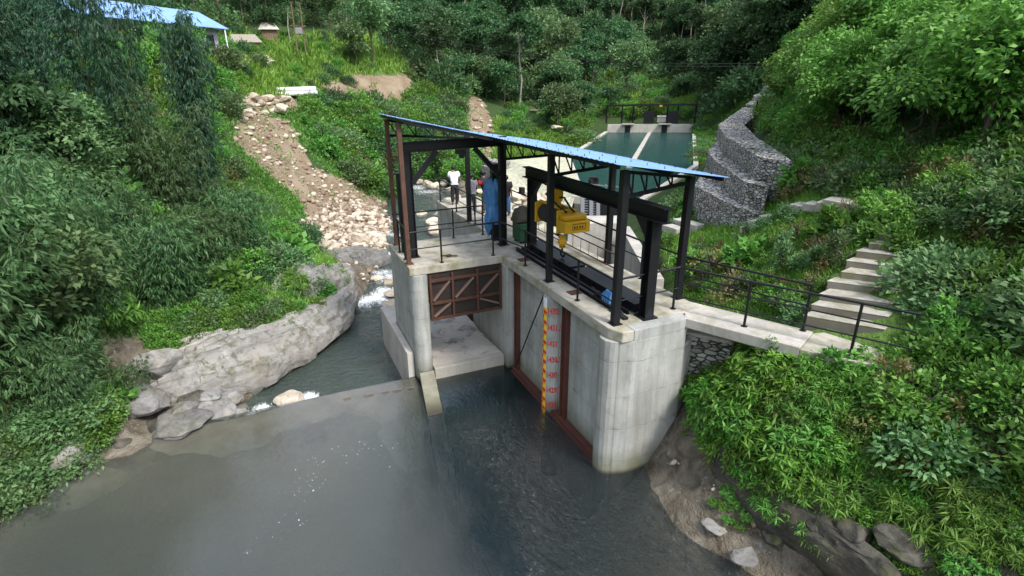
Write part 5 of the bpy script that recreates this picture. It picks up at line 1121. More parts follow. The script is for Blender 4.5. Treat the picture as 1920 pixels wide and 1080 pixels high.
put(SH, scatter([(1308, 215), (1335, 205), (1328, 230), (1310, 262), (1306, 300)], 16, np.random.default_rng(13), 45, 110, 1.0), .45, .8, ['bright green bush between the basin and the gabions', 'dark green bush between the basin and the gabions', 'yellow green bush between the basin and the gabions', 'grey green bush between the basin and the gabions'], 'bushes between the basin and the gabions', .25)
put(SH, scatter([(430, 60), (640, 60), (700, 130), (640, 170), (520, 170), (430, 160)], 36, np.random.default_rng(14), 55, 110, 2.0), .4, .85, ['bright green bush on the grassy bench', 'dark green bush on the grassy bench', 'yellow green bush on the grassy bench', 'grey green bush on the grassy bench'], 'bushes on the grassy bench', .25)
put([SH[0], SH[2], SH[0], SH[3]], scatter([(205, 60), (430, 80), (430, 200), (330, 320), (205, 330), (-80, 320), (-80, 80)], 46, np.random.default_rng(15), 28, 66, 1.6), .7, 1.3, ['bright green bush among the bamboo below the houses', 'dark green bush among the bamboo below the houses', 'yellow green bush among the bamboo below the houses', 'grey green bush among the bamboo below the houses'], 'bushes among the bamboo', .25)
put(SH, scatter([(205, 330), (410, 260), (430, 330), (515, 400), (570, 470), (540, 510), (420, 540), (205, 560), (-60, 560), (-60, 330)], 80, np.random.default_rng(16), 20, 46, .8), .4, .85, ['bright green bush on the bank above the pale slab rock', 'dark green bush on the bank above the pale slab rock', 'yellow green bush on the bank above the pale slab rock', 'grey green bush on the bank above the pale slab rock'], 'bushes on the left bank', .25)
sx = ['broad leaved plant with big bright leaves %s', 'pale green fern clump with narrow fronds %s', 'dry twiggy brownish bush %s', 'tall pale herb with upright stems %s']
for n_, poly, d0, d1, a_, b_, wh, sd_ in ((34, [(205, 330), (410, 260), (430, 330), (520, 400), (575, 470), (560, 540), (420, 560), (205, 600), (60, 600), (60, 330)], 20, 46, .6, 1.3, 'on the bank above the pale slab rock', 61), (26, [(560, 200), (740, 205), (735, 360), (700, 362), (610, 290)], 40, 78, 1.0, 1.9, 'on the slope between the gully and the shelter', 62), (16, [(205, 70), (430, 90), (430, 200), (330, 320), (205, 330)], 28, 66, 1.0, 1.7, 'among the bamboo below the houses', 63), (22, [(1290, 470), (1400, 440), (1614, 395), (1614, 460), (1500, 590), (1290, 545)], 12, 24, .35, .7, 'on the grassy bank behind the footbridge', 64), (22, [(1330, 680), (1600, 690), (1640, 860), (1400, 820)], 9, 17, .3, .55, 'on the bank below the footbridge', 65), (20, [(1500, 220), (1614, 200), (1614, 340), (1490, 370), (1480, 340)], 14, 40, .35, .75, 'on the hillside behind the gabion ends', 66)):
    put(SX, scatter(poly, n_, np.random.default_rng(sd_), d0, d1, .5), a_, b_, [q % wh for q in sx], 'mixed plants '+wh, .05)
put([SH[0], SH[2]], scatter([(1435, 190), (1500, 140), (1580, 250), (1520, 310), (1490, 285), (1450, 240)], 40, np.random.default_rng(67), 14, 55, .7), .4, .8, ['bright green bush just behind the top gabion tier', 'yellow green bush just behind the top gabion tier'], 'bushes behind the top gabion tier', .25)
put([SH[0], SH[2], SH[3]], scatter([(1308, 205), (1400, 150), (1390, 190), (1345, 225), (1318, 290), (1306, 312)], 40, np.random.default_rng(77), 30, 115, 1.0), .4, .9, ['bright green bush on the slope between the basin and the gabions', 'yellow green bush on the slope between the basin and the gabions', 'grey green bush on the slope between the basin and the gabions'], 'bushes on the slope beside the basin', .25)
one(0, 560, 415, 36, .75, 'feathery dark bush standing at the foot of the rubble slope', None, None, [SH[1]])
# right hillside
BIG = [tree_proto('hillside_tree', 330+i, 4.6, 2.3, 12, 5200, lf, m_, BARK, .12, .85, .3, .09, label='x', clump=.5) for i, (lf, m_) in enumerate(((.20, L_YELL), (.22, L_SHRUB)))]
bl = ['yellow green leafy tree on the steep right hillside above the gabions', 'bright green leafy tree on the steep right hillside above the gabions', 'yellow green leafy tree on the steep right hillside above the gabions']
put([BIG[0], BIG[1], BIG[0]], scatter([(1475, 80), (1640, 40), (1990, -20), (1990, 300), (1620, 300), (1520, 270), (1475, 200)], 46, np.random.default_rng(20), 18, 60, 1.7), .55, 1.0, bl, 'trees on the right hillside', .2)
bam(3, 205, 690, 19.5, .5, 'low bamboo fronds drooping beside the angular boulder')
put(FOR[:3], scatter([(1390, 20), (1640, -60), (1990, -60), (1990, 40), (1640, 70), (1480, 130)], 26, np.random.default_rng(21), 45, 150, 3), .6, .9, ['dark tree high on the right hillside', 'dark tree with pale trunk high on the right hillside', 'broad dark tree high on the right hillside'], 'trees high on the right hillside', .3)
SR = [shrub_proto('low_shrub', 341, .6, .5, 1500, .12, L_SHRUB, 'x'), shrub_proto('low_shrub', 342, .55, .6, 1400, .11, L_YELL, 'x'), shrub_proto('low_shrub', 343, .7, .45, 1500, .13, L_FOREST2, 'x'), shrub_proto('low_shrub', 344, .4, .55, 700, .10, L_DRY, 'x')]
lr_ = ['low bright green shrub on the grassy bank behind the footbridge', 'low yellow green shrub on the grassy bank behind the footbridge', 'low grey green shrub on the grassy bank behind the footbridge', 'low dry brownish shrub on the grassy bank behind the footbridge']
put(SR, scatter([(1285, 470), (1400, 440), (1470, 400), (1614, 395), (1614, 470), (1500, 590), (1440, 590), (1380, 560), (1290, 545)], 34, np.random.default_rng(22), 12, 24, .6), .35, .75, lr_, 'low shrubs on the bank behind the footbridge', .1)
put(SR, scatter([(1614, 300), (1920, 220), (1990, 420), (1990, 900), (1700, 870), (1660, 690), (1740, 680), (1760, 480), (1640, 450)], 110, np.random.default_rng(23), 9, 28, .5), .6, 1.3, 'low green shrub on the bank right of the steps', 'low shrubs right of the steps', .1)
put(SR, scatter([(1900, 150), (2450, 50), (2550, 1000), (1900, 930)], 60, np.random.default_rng(75), 7, 32, .6), .8, 1.5, 'low green shrub on the hillside far to the right', 'low shrubs far to the right', .1)
put(SR, scatter([(1480, 260), (1614, 260), (1614, 360), (1560, 320), (1480, 370), (1460, 340)], 40, np.random.default_rng(24), 14, 32, .5), .8, 1.5, 'low green shrub on the hillside behind the gabion ends', 'low shrubs behind the gabion ends', .1)
put(SR[:3], scatter([(1232, 390), (1300, 350), (1310, 400), (1240, 470)], 30, np.random.default_rng(25), 14, 40, .5), .6, 1.2, 'low green shrub at the outer side of the basin inlet', 'low shrubs beside the basin inlet', .1)
# lance-leaved shrubs on the near right bank
LA = [shrub_proto('lance_leaved_shrub', 351, .62, .62, 1500, .17, L_LANCE, 'x', 'shrub', 8, .26, True), shrub_proto('lance_leaved_shrub', 352, .5, .7, 1300, .16, L_LANCE, 'x', 'shrub', 8, .27, True), shrub_proto('lance_leaved_shrub', 353, .7, .5, 1500, .15, L_SHRUB, 'x', 'shrub', 8, .3, True)]
put(LA, scatter([(1315, 700), (1345, 655), (1420, 650), (1470, 700), (1480, 760), (1500, 900), (1400, 880), (1330, 810)], 58, np.random.default_rng(26), 9, 17, .3), .7, 1.1, 'bright lance leaved shrub on the bank beside the rounded pier', 'lance leaved shrubs beside the pier', .1)
put(LA, scatter([(1470, 690), (1920, 690), (1990, 900), (1620, 900), (1480, 870)], 90, np.random.default_rng(27), 8, 17, .35), .4, .7, 'bright lance leaved shrub on the grassy bank below the footbridge', 'lance leaved shrubs below the footbridge', .1)
put(LA[2:], scatter([(1330, 930), (1400, 890), (1420, 960), (1380, 1000)], 9, np.random.default_rng(28), 8, 17, .2), .18, .3, 'small green plant rooted in the rock shelf at the water', 'plants on the rock shelf', .05)
put(LA[2:], scatter([(1430, 900), (1614, 900), (1900, 960), (1900, 1040), (1500, 1030)], 16, np.random.default_rng(38), 8, 17, .3), .18, .4, 'green plant hanging on the dark rock face above the shelf', 'plants on the rock face', .05)
put(SR[:3], scatter([(480, 600), (540, 520), (640, 510), (620, 560), (540, 615), (480, 630)], 26, np.random.default_rng(29), 14, 34, .35), .5, 1.0, 'small green shrub on the mossy rock bluff by the river', 'shrubs on the mossy bluff', .1)
put(SR[:3], scatter([(280, 600), (480, 540), (480, 600), (330, 660), (280, 650)], 30, np.random.default_rng(30), 14, 34, .35), .5, 1.0, 'small green shrub on the bluff behind the pale slab rock', 'shrubs behind the slab rock', .1)
put([SX[0], SR[2], SR[0]], scatter([(100, 760), (230, 730), (260, 745), (215, 800), (120, 880), (60, 880)], 16, np.random.default_rng(71), 12, 26, .35), .4, .8, ['broad leaved plant on the bank at the left end of the weir', 'low grey green shrub on the bank at the left end of the weir', 'low shrub on the bank at the left end of the weir'], 'plants at the left end of the weir', .05)
put([SR[0], SR[2], SR[1], SR[2]], scatter([(-80, 800), (150, 770), (228, 745), (205, 815), (60, 930), (-80, 1010)], 44, np.random.default_rng(81), 10, 26, .35), .6, 1.1, ['low bright green shrub on the left shore of the pond', 'low grey green shrub on the left shore of the pond', 'low yellow green shrub on the left shore of the pond', 'low grey green shrub on the left shore of the pond'], 'plants on the left shore of the pond', .05)
put([LA[0], LA[2], SX[1]], scatter([(1400, 905), (1500, 900), (1920, 930), (1960, 1060), (1640, 1060), (1480, 970)], 40, np.random.default_rng(82), 8, 17, .3), .35, .65, ['lance leaved shrub hanging low over the dark rock face', 'leafy shrub hanging low over the dark rock face', 'fern clump hanging low over the dark rock face'], 'plants hanging over the rock face', .05)
# ---- grass and ground cover: nobody could count it
def cover(name, polys, n, h, w, mat, blades, seed, label):
    rng = np.random.default_rng(seed); PP = []
    for poly, d0, d1, f in polys: PP.append(scatter(poly, int(n*f), rng, d0, d1))
    P = np.concatenate(PP); vx, vy, _ = view(P)
    for so_i in (0, 1, 3, 4):                     # the raw stony ground stays bare
        po, a_, b_ = SOILZ[so_i]; dd = np.linalg.norm(P-CAM, axis=1); P_keep = ~(inpoly(vx, vy, po) & (dd > a_) & (dd < b_)) | (rng.random(len(P)) < .04); P, vx, vy = P[P_keep], vx[P_keep], vy[P_keep]
    P = P[~((P[:, 0] > 6.7) & (P[:, 0] < 9.3) & (P[:, 1] > 3.7) & (P[:, 1] < 8.6))]
    d = np.linalg.norm(P-CAM, axis=1); k = len(P); sc = np.clip(d/22, .7, 4)**.75
    B = np.repeat(P, blades, 0)+rng.normal(0, 1, (k*blades, 3))*np.array([.12, .12, 0])*np.repeat(sc, blades)[:, None]; s = np.repeat(sc, blades)
    B[:, 2] = gz(B[:, 0], B[:, 1])-.02
    D = np.c_[rng.normal(0, .5, (len(B), 2)), np.ones(len(B))]
    V, F = leafquads(B, D, h*s*rng.uniform(.5, 1.3, len(B)), w*s, rng, .8)
    tag(obj(name, mesh_np(name, V, F), mat), kind='stuff')
cover('bank_grass', [(LAWNZ[1][0], 9, 31, .62), ([(280, 540), (640, 470), (640, 560), (480, 610), (300, 650)], 17, 34, .16), ([(1225, 395), (1614, 350), (1614, 560), (1480, 600), (1290, 500)], 9, 31, .75), ([(1900, 100), (2500, 0), (2600, 1000), (1900, 950)], 7, 40, .5)], 9000, .26, .035, L_GRASS, 6, 41, '')
put(UND, scatter([(-80, 20), (440, 30), (640, 10), (800, 40), (860, 130), (960, 190), (860, 170), (790, 150), (700, 45), (430, 50), (-80, 50)], 70, np.random.default_rng(33), 60, 130, 2.0), .7, 1.3, 'bushy undergrowth along the foot of the forest behind the grassy bench', 'undergrowth behind the grassy bench', .2)
cover('bench_grass', [(LAWNZ[0][0], 45, 120, .4), (LAWNZ[2][0], 90, 170, .25), (LAWNZ[3][0], 55, 105, .3), (LAWNZ[4][0], 28, 70, .3)], 7000, .34, .06, L_GRASS, 5, 42, '')
cover('ground_cover_leaves', [([(1290, 650), (1340, 640), (1614, 670), (1920, 700), (1920, 900), (1614, 905), (1480, 880), (1340, 850)], 8, 18, .5), ([(1225, 420), (1614, 380), (1614, 560), (1480, 600), (1290, 560)], 9, 28, .12), ([(205, 330), (430, 250), (600, 450), (640, 520), (480, 600), (205, 640), (-60, 640), (-60, 330)], 15, 50, .6), ([(498, 195), (740, 205), (735, 380), (690, 390), (520, 240)], 40, 80, .25), ([(690, 190), (900, 200), (980, 300), (900, 335), (700, 335)], 45, 110, .35), ([(1300, 190), (1420, 140), (1400, 200), (1345, 235), (1320, 300), (1240, 400), (1300, 320)], 22, 120, .25), ([(1440, 180), (1614, 100), (1700, 300), (1614, 370), (1490, 370)], 13, 50, .3), ([(430, 180), (560, 200), (560, 330), (640, 370), (600, 460), (470, 320), (420, 230)], 26, 80, .3)], 9000, .15, .07, L_SHRUB, 5, 43, '')
# ------------------------------------------------------------------ rocks
def rock_mesh(name, seed, sub=4, r=(1, 1, .7), planes=18, rough=.10):
    rng = np.random.default_rng(seed); bm = bmesh.new(); bmesh.ops.create_icosphere(bm, subdivisions=sub, radius=1); P = np.array([v.co for v in bm.verts])
    for k in range(planes):
        n = sphere_pts(1, rng)[0]; d = rng.uniform(.62, .88); e = P@n-d; P = P-np.where(e > 0, e, 0)[:, None]*n*.93
    P = P*(1+fbm(P*1.6+seed, 4, seed)*rough)[:, None]+np.c_[fbm(P*4+seed, 3, 1), fbm(P*4+seed, 3, 2), fbm(P*4+seed, 3, 3)]*rough*.3; P = P*np.array(r)
    for v, p in zip(bm.verts, P): v.co = p
    for f in bm.faces: f.smooth = True
    me = bpy.data.meshes.new(name); bm.to_mesh(me); bm.free(); me.set_sharp_from_angle(angle=R(24)); return me
RM = [rock_mesh('boulder', 500+i, 4, (1, rr, hh)) for i, (rr, hh) in enumerate(((.8, .6), (.7, .55), (.9, .7), (.65, .5), (.85, .5), (.75, .75)))]
used_m = {}
def rock(px, py, z, wpx, label, mat=STONE, group=None, hs=1.0, i=None, rzv=None, name='boulder', d=None, sink=.25):
    q = Zp(px, py, z) if d is None else Dp(px, py, d); dist = np.linalg.norm(q-CAM); s = wpx/FPX*dist/2; k = int(rg.integers(0, len(RM))) if i is None else i
    me = RM[k]
    if mat.name not in used_m.setdefault(k, {}): c = me.copy(); c.materials.append(mat); used_m[k][mat.name] = c
    o = link(bpy.data.objects.new(name, used_m[k][mat.name])); place(o, (q[0], q[1], q[2]+s*.2*hs), rg.uniform(0, 6.28) if rzv is None else rzv, (s, s, s*hs), label); o['category'] = 'boulder'
    if group: o['group'] = group
    return o
def slab(name, pts, widths, h, label, mat, seed, tilt=0):
    """long water-worn rock along pts; cross-section domed, with ledges and cracks"""
    A = np.array(pts); n = 150; m_ = 46; t = np.linspace(0, len(A)-1, n); i = np.minimum(t.astype(int), len(A)-2); C = A[i]+(A[i+1]-A[i])*(t-i)[:, None]
    for _ in range(12): C[1:-1] = (C[:-2]+2*C[1:-1]+C[2:])/4
    wd = np.interp(t, np.arange(len(widths)), widths)*np.sqrt(np.clip(np.sin(np.pi*np.linspace(0.012, .988, n)), 0, 1))**.55; T = np.gradient(C, axis=0); T[:, 2] = 0; T = nrm(T); S = np.c_[-T[:, 1], T[:, 0], 0*T[:, 0]]
    a = np.linspace(0, 2*math.pi, m_, endpoint=False); V = C[:, None]+S[:, None]*(np.cos(a)[None, :, None]*wd[:, None, None])
    zz = np.sin(a); zz = np.sign(zz)*np.abs(zz)**.75; V[:, :, 2] += zz[None]*h*(wd/np.max(widths))[:, None]**.5+tilt*np.cos(a)[None]*wd[:, None]
    V = V.reshape(-1, 3); ls = np.repeat(np.r_[0, np.cumsum(np.linalg.norm(np.diff(C, axis=0), axis=1))], m_); ac = np.tile(np.cos(a), n)*np.repeat(wd, m_); Q = np.c_[ls*.45, ac*1.5, V[:, 2]*.8]+seed
    V[:, 2] += fbm(Q, 5, seed)*.2; V = V+np.c_[fbm(Q*1.8, 4, 7), fbm(Q*1.8, 4, 8), fbm(Q*2, 4, 9)]*.11
    tv = V[:, 2]*3.6+ac*.9+fbm(Q*1.2, 3, 3)*.8; V[:, 2] += (np.floor(tv)-tv+.5)/3.6*(.3 if name == 'bank_rock' else .55)
    k = np.arange(n-1)[:, None]*m_; j = np.arange(m_)[None]; F = np.stack([k+j, k+(j+1) % m_, k+m_+(j+1) % m_, k+m_+j], -1).reshape(-1, 4)
    me = mesh_np(name, V, F, True); me.flip_normals(); me.set_sharp_from_angle(angle=R(38)); return tag(obj(name, me, mat), label, 'rock')
slab('slab_rock', [Zp(255, 752, .1), Zp(350, 715, .1), Zp(460, 675, .1), Zp(560, 630, 0), Zp(625, 595, 0), Zp(662, 548, -.2)], [.9, 1.3, 1.35, 1.0, .85, .6], .75, 'long pale water worn slab rock sloping into the pool behind the weir', ROCK, 3, .2)
for px, py, z_, w, hs in [(238, 800, 0, 70, .7), (300, 800, -.05, 60, .6), (365, 755, 0, 60, .7), (430, 752, -.2, 55, .7), (215, 830, .05, 60, .6), (345, 770, .1, 45, .8), (455, 765, -.4, 30, .7), (395, 745, .1, 45, .7), (180, 815, .2, 80, .8), (140, 850, .2, 90, .8), (250, 720, .5, 60, .9)]: rock(px, py, z_, w, 'dark wet rock in the jumble at the left end of the weir', ROCKG if w != 60 else ROCKD, 'dark rocks at the left end of the weir', hs)
slab('slab_rock', [Zp(330, 668, .45), Zp(420, 640, .45), Zp(480, 618, .45)], [.45, .6, .45], .42, 'blocky pale rock band behind the long slab below the grass', ROCK, 5, .1)
slab('slab_rock', [Zp(510, 560, 1.0), Zp(570, 530, 1.0), Zp(635, 520, .3), Zp(650, 545, -.2)], [.7, 1.0, .9, .6], .7, 'mossy rock bluff topped with plants where the rapids begin', ROCKG, 8, .1)
slab('slab_rock', [Zp(600, 505, -.7), Zp(650, 498, -.9), Zp(725, 485, -1.3)], [1.2, 1.3, .9], .95, 'massive rounded grey rock beside the rapids below the rubble slope', ROCKG, 11, .05)
0 and slab('slab_rock', [Zp(440, 800, -.5), Zp(520, 750, -.5), Zp(600, 700, -.6), Zp(640, 640, -.6)], [.25, .35, .3, .2], .28, 'low brown ledge along the water line of the long slab', STONE, 15)
for a in [(262, 762, .25, 130, 'smooth grey boulder at the left end of the weir', ROCKG, None, .75, 3, .5), (300, 690, .7, 75, 'grey angular boulder under the bamboo behind the long slab', ROCKG, None, 1.1, 2), (545, 752, -.6, 62, 'wet brown rock breaking the surface just behind the weir crest', STONE, None, .55, 4), (400, 775, -.2, 90, 'dark speckled rock at the weir crest beside the smooth grey boulder', ROCKG, None, .6, 1), (335, 795, 0, 110, 'dark low rock half under the weir crest', ROCKG, None, .4, 4),
          (440, 780, -.3, 40, 'small dark round rock where the crest meets the pool', ROCKG, None, .8, 2), (676, 455, -.7, 42, 'tan flat faced boulder sitting on the massive grey rock', STONE, None, 1.1, 5), (740, 573, -.8, 46, 'smooth tan boulder against the intake wall', STONE, None, .6, 0, 1.2), (735, 552, -.9, 36, 'pale low boulder in the foam beside the intake wall', STONE, None, .6, 4), (708, 524, -1.1, 34, 'white topped boulder in the middle of the rapids', STONE, None, .7, 1), (733, 530, -1.1, 34, 'tan boulder right of the white topped one in the rapids', STONE, None, .8, 5),
          (816, 438, -1.6, 52, 'big pale boulder in the stream seen through the portal frame', STONE, None, .9, 0), (812, 418, -1.7, 34, 'pale boulder upstream edge of the big pale one', STONE, None, .9, 2), (828, 406, -1.7, 30, 'pale angular boulder stacked behind the big pale one', STONE, None, 1.0, 5), (790, 402, -1.8, 28, 'flat tan boulder alone in the stream', STONE, None, .6, 1), (528, 207, 0, 28, 'round pale boulder perched at the top of the stony gully', STONE, None, 1.1, 2)]:
    a = list(a); o = rock(*a) if a[0] != 528 else rock(*a, d=57)
for px, py, w in [(840, 378, 26), (858, 372, 24), (846, 360, 26), (870, 385, 24), (800, 348, 26), (785, 342, 20), (815, 352, 30), (832, 346, 24), (760, 352, 22), (868, 352, 30), (890, 350, 28), (905, 362, 26), (850, 394, 22), (772, 375, 14)]: rock(px, py, -1.9, w, 'pale boulder in the bouldery bend of the stream behind the people', STONE, 'boulders in the stream bend')
for px, py, w in [(965, 372, 40), (1005, 385, 52), (990, 372, 44), (1030, 372, 40), (1015, 400, 40), (975, 395, 36)]: rock(px, py, -.5, w, 'white boulder heaped on the pale stone pitching', STONE, 'white boulders on the pitching', d=37)
slab('bank_rock', [Zp(1335, 865, 1.1), Zp(1400, 905, 1.1), Zp(1480, 960, 1.1), Zp(1570, 1030, 1.1), Zp(1680, 1110, 1.1)], [.2, .3, .36, .4, .35], .6, 'dark fissured rock face rising from the shelf at the lower right', ROCKD, 21, .15)
for px, py, z_, w, hs in [(1455, 1010, .5, 60, .8), (1530, 985, 1.2, 60, 1.0), (1600, 1005, 1.4, 70, 1.0), (1490, 925, 1.5, 55, .9), (1700, 1030, 1.6, 90, 1.0)]: rock(px, py, z_, w, 'dark block fallen against the rock face at the lower right', ROCKD, 'dark blocks at the rock face', hs, name='bank_rock')
pr = scatter([(570, 440), (620, 400), (690, 400), (735, 410), (738, 450), (700, 470), (620, 470)], 60, np.random.default_rng(50), 26, 52, .5)
for q in pr:
    s = rg.uniform(.22, .5); k = int(rg.integers(0, 6)); me = RM[k]
    if STONE.name not in used_m.setdefault(k, {}): c = me.copy(); c.materials.append(STONE); used_m[k][STONE.name] = c
    o = link(bpy.data.objects.new('boulder', used_m[k][STONE.name])); place(o, q+[0, 0, s*.2], rg.uniform(0, 6.28), s, 'tan boulder in the rubble at the toe of the stony slope'); o['category'] = 'boulder'; o['group'] = 'boulders at the toe of the rubble slope'
for poly, n, d0, d1, lb in [([(440, 185), (540, 185), (530, 215), (450, 215)], 18, 45, 64, 'tan boulder on the road edge at the head of the gully'), ([(430, 105), (510, 108), (510, 124), (440, 122)], 14, 50, 90, 'tan boulder in the stone pile on the grassy bench')]:
    for q in scatter(poly, n, np.random.default_rng(51), d0, d1, .6):
        s = rg.uniform(.3, .8); k = int(rg.integers(0, 6)); c = used_m.setdefault(k, {}).get(STONE.name)
        if c is None: c = RM[k].copy(); c.materials.append(STONE); used_m[k][STONE.name] = c
        o = link(bpy.data.objects.new('boulder', c)); place(o, q+[0, 0, s*.2], rg.uniform(0, 6.28), s, lb); o['category'] = 'boulder'; o['group'] = lb.replace('tan boulder', 'boulders')
def rubble():
    rng = np.random.default_rng(60); P = np.concatenate([scatter(SOILZ[0][0], 1100, rng, 28, 63), scatter([(560, 420), (640, 360), (735, 400), (738, 465), (690, 475), (600, 465)], 2400, rng, 26, 52), scatter(SOILZ[3][0], 260, rng, 60, 112), scatter(SOILZ[4][0], 260, rng, 45, 100), scatter([(620, 485), (740, 470), (745, 560), (700, 545)], 160, rng, 24, 46), scatter([(480, 620), (560, 590), (560, 620), (470, 660)], 40, rng, 15, 30), scatter([(1230, 870), (1330, 850), (1430, 960), (1560, 1070), (1470, 1080), (1330, 980), (1240, 900)], 40, rng, 9, 17)])
    bm = bmesh.new(); bmesh.ops.create_icosphere(bm, subdivisions=1, radius=1); B = np.array([v.co for v in bm.verts]); Fb = np.array([[v.index for v in f.verts] for f in bm.faces]); bm.free()
    VV = []; FF = []
    for i, q in enumerate(P):
        d = np.linalg.norm(q-CAM); s = (.03+.26*rng.random()**4)*np.clip(d/38, .3, 2)
        K = B*(1+rng.normal(0, .24, (len(B), 1)))*np.array([1, rng.uniform(.5, .95), rng.uniform(.4, .75)])*s; a = rng.uniform(0, 6.28); c, sn = math.cos(a), math.sin(a)
        K = np.c_[K[:, 0]*c-K[:, 1]*sn, K[:, 0]*sn+K[:, 1]*c, K[:, 2]]+q+[0, 0, s*.2]; VV.append(K); FF.append(Fb+i*len(B))
    k = N('rubble_stone'); r1 = k.n('NewGeometry').outputs['Random Per Island']; k.set(k.ramp(r1, (0, (.15, .105, .07)), (.5, (.30, .23, .16)), (1, (.52, .46, .37))), .9)
    tag(obj('rubble_stones', mesh_np('rubble_stones', np.concatenate(VV), np.concatenate(FF)), k.m), kind='stuff')
rubble()
for px, py, w, hs in [(1318, 925, 46, .5), (1342, 985, 52, .5), (1398, 1045, 50, .4), (1335, 900, 30, .6)]: rock(px, py, .3, w, 'grey angular rock on the wet shelf beside the rounded pier', ROCKG, 'grey rocks on the shelf', hs)
# driftwood caught on the crest
for i, (px, py, L, a) in enumerate([(650, 746, .25, .2), (690, 740, .35, .1), (722, 734, .25, -.1), (745, 731, .3, .3), (770, 727, .2, .1)]):
    q = Zp(px, py, .03); b = MB(); v = np.array([-.1*a, -1, 0]); b.tube([q-v*L/2, q+v*.03+[.02, 0, .01], q+v*L/2], [.014, .018, .008], 6); b.tube([q, q+[.07, -.05, .03]], [.009, .004], 5)
    tag(b.build('driftwood', WOOD), 'dark driftwood stick caught on the weir crest near the round pier', 'driftwood', 'driftwood on the weir crest')
# tiny white flecks on the pond surface: nobody could count them
rng = np.random.default_rng(70); b = MB(); pts = []
for (x0, y0), (x1, y1), n, s in (((560, 860), (720, 840), 34, 24), ((520, 940), (600, 880), 30, 28), ((460, 1030), (560, 970), 30, 20), ((560, 920), (640, 900), 25, 20), ((640, 850), (740, 830), 25, 12)):
    for _ in range(n): t = rng.random(); pts.append((x0+(x1-x0)*t+rng.normal(0, s*.6), y0+(y1-y0)*t+rng.normal(0, s*.6)))
for px, py in pts:
    q = Zp(px, py, .001); r = .004+.012*rng.random()**3; V = [(q[0]+r*math.cos(a), q[1]+r*math.sin(a), .001) for a in np.arange(6)*math.pi/3]+[(q[0], q[1], .001+r*.5)]; b.add(V, [(i, (i+1) % 6, 6) for i in range(6)])
tag(b.build('white_flecks', WHITEP), kind='stuff')
# ------------------------------------------------------------------ houses and things on the left bench
def house():
    A, Bq = Dp(428, 48, 60), Dp(150, 34, 50); A[2] = Bq[2] = (A[2]+Bq[2])/2; d = (Bq-A)/np.linalg.norm(Bq-A); n = np.array([-d[1], d[0], 0]); 
    if n@(CAM-A) > 0: n = -n
    L = np.linalg.norm(Bq-A); base = A+d*L/2+n*2.6; H = thing('blue_roofed_house', 'long house with a blue metal roof behind the tall bamboo at the upper left', 'house', (base[0], base[1], gz(base[0], base[1])[0]))
    up = np.array([0, 0, 1.0]); b = MB(); e0, e1 = A, A+d*L; r0, r1 = A+n*2.8+up*1.5+d*.3, e1+n*2.8+up*1.5; f0, f1 = A+n*5.6, e1+n*5.6; t = up*.05
    for q in ((e0, e1, r1, r0), (r0, r1, f1, f0)): b.add([v for v in q]+[v-t for v in q], [(0, 1, 2, 3), (7, 6, 5, 4), (0, 4, 5, 1), (1, 5, 6, 2), (2, 6, 7, 3), (3, 7, 4, 0)])
    b.build('roof', BLUE, H)
    w0, w1 = A+d*.8+n*.7, e1-d*.5+n*.7; g = n*4.2; zlow = H.location.z-1.5; b = MB(); b.prism([tuple(w0[:2]), tuple(w1[:2]), tuple((w1+g)[:2]), tuple((w0+g)[:2])], zlow, A[2]-.04); b.build('wall', WALLP, H)
    for s in (.08, .25, .42, .6, .78): c = w0+(w1-w0)*s; b = MB(); wv = (w1-w0)/np.linalg.norm(w1-w0); b.bar(c-wv*.5-n*.02-up*1.1, c+wv*.5-n*.02-up*1.1, .06, 1.1); f = b.build('window', DARK, H); b = MB(); b.bar(c-wv*.58-n*.05-up*1.72, c+wv*.58-n*.05-up*1.72, .1, .07); b.build('sill', WHITEP, f)
    for s in (.03, .35, .7): c = A+d*L*s+n*.1; b = MB(); b.bar((c[0], c[1], zlow), (c[0], c[1], A[2]-.06), .1, .1); b.build('veranda_post', WHITEP, H)
house()
def hut(px, py, d, w, h, label, rmat, wmat):
    q = Dp(px, py, d); z = gz(q[0], q[1])[0]; T = thing('small_hut', label, 'hut', (q[0], q[1], z)); b = MB(); x, y = q[0], q[1]; b.box(x-w*.4, x+w*.4, y-w/2, y+w/2, z-.5, z+h); b.build('wall', wmat, T)
    b = MB(); o = .35; b.add([(x+w*.4+o, y-w/2-o, z+h), (x+w*.4+o, y+w/2+o, z+h), (x-w*.4-o, y+w/2+o, z+h+.3), (x-w*.4-o, y-w/2-o, z+h+.3), (x, y-w*.4, z+h+.9), (x, y+w*.4, z+h+.9)], [(0, 1, 5, 4), (2, 3, 4, 5), (3, 0, 4), (1, 2, 5), (3, 2, 1, 0)]); b.build('roof', rmat, T)
    b = MB(); b.box(x+w*.4+.002, x+w*.4+.03, y-.4, y+.4, z, z+h*.75); b.build('door', WOOD, T)
hut(458, 78, 72, 3.0, 2.1, 'small grey thatched hut with mud walls right of the blue roofed house', THATCH, MUDW); hut(505, 66, 84, 1.9, 1.5, 'small shed with a pale roof edge beside the thatched hut', PALE, WOOD)
Pf = thing('wooden_pole_frame', 'two tall wooden poles with cross bars and a small board on the grassy bench', 'pole frame', tuple(Dp(566, 100, 74)))
qa, qb = ground_at([560, 575], [112, 110], 50, 120)[0]; za, zb_ = gz(qa[0], qa[1])[0], gz(qb[0], qb[1])[0]
for q, z_ in ((qa, za), (qb, zb_)): b = MB(); b.tube([(q[0], q[1], z_-.3), (q[0], q[1], z_+6.5)], [.1, .06], 7); b.build('pole', WOOD, Pf)
for z_ in (3.0, 3.9): b = MB(); b.tube([(qa[0], qa[1]-.5, za+z_), (qb[0], qb[1]+.4, za+z_)], .05, 6); b.build('cross_bar', WOOD, Pf)
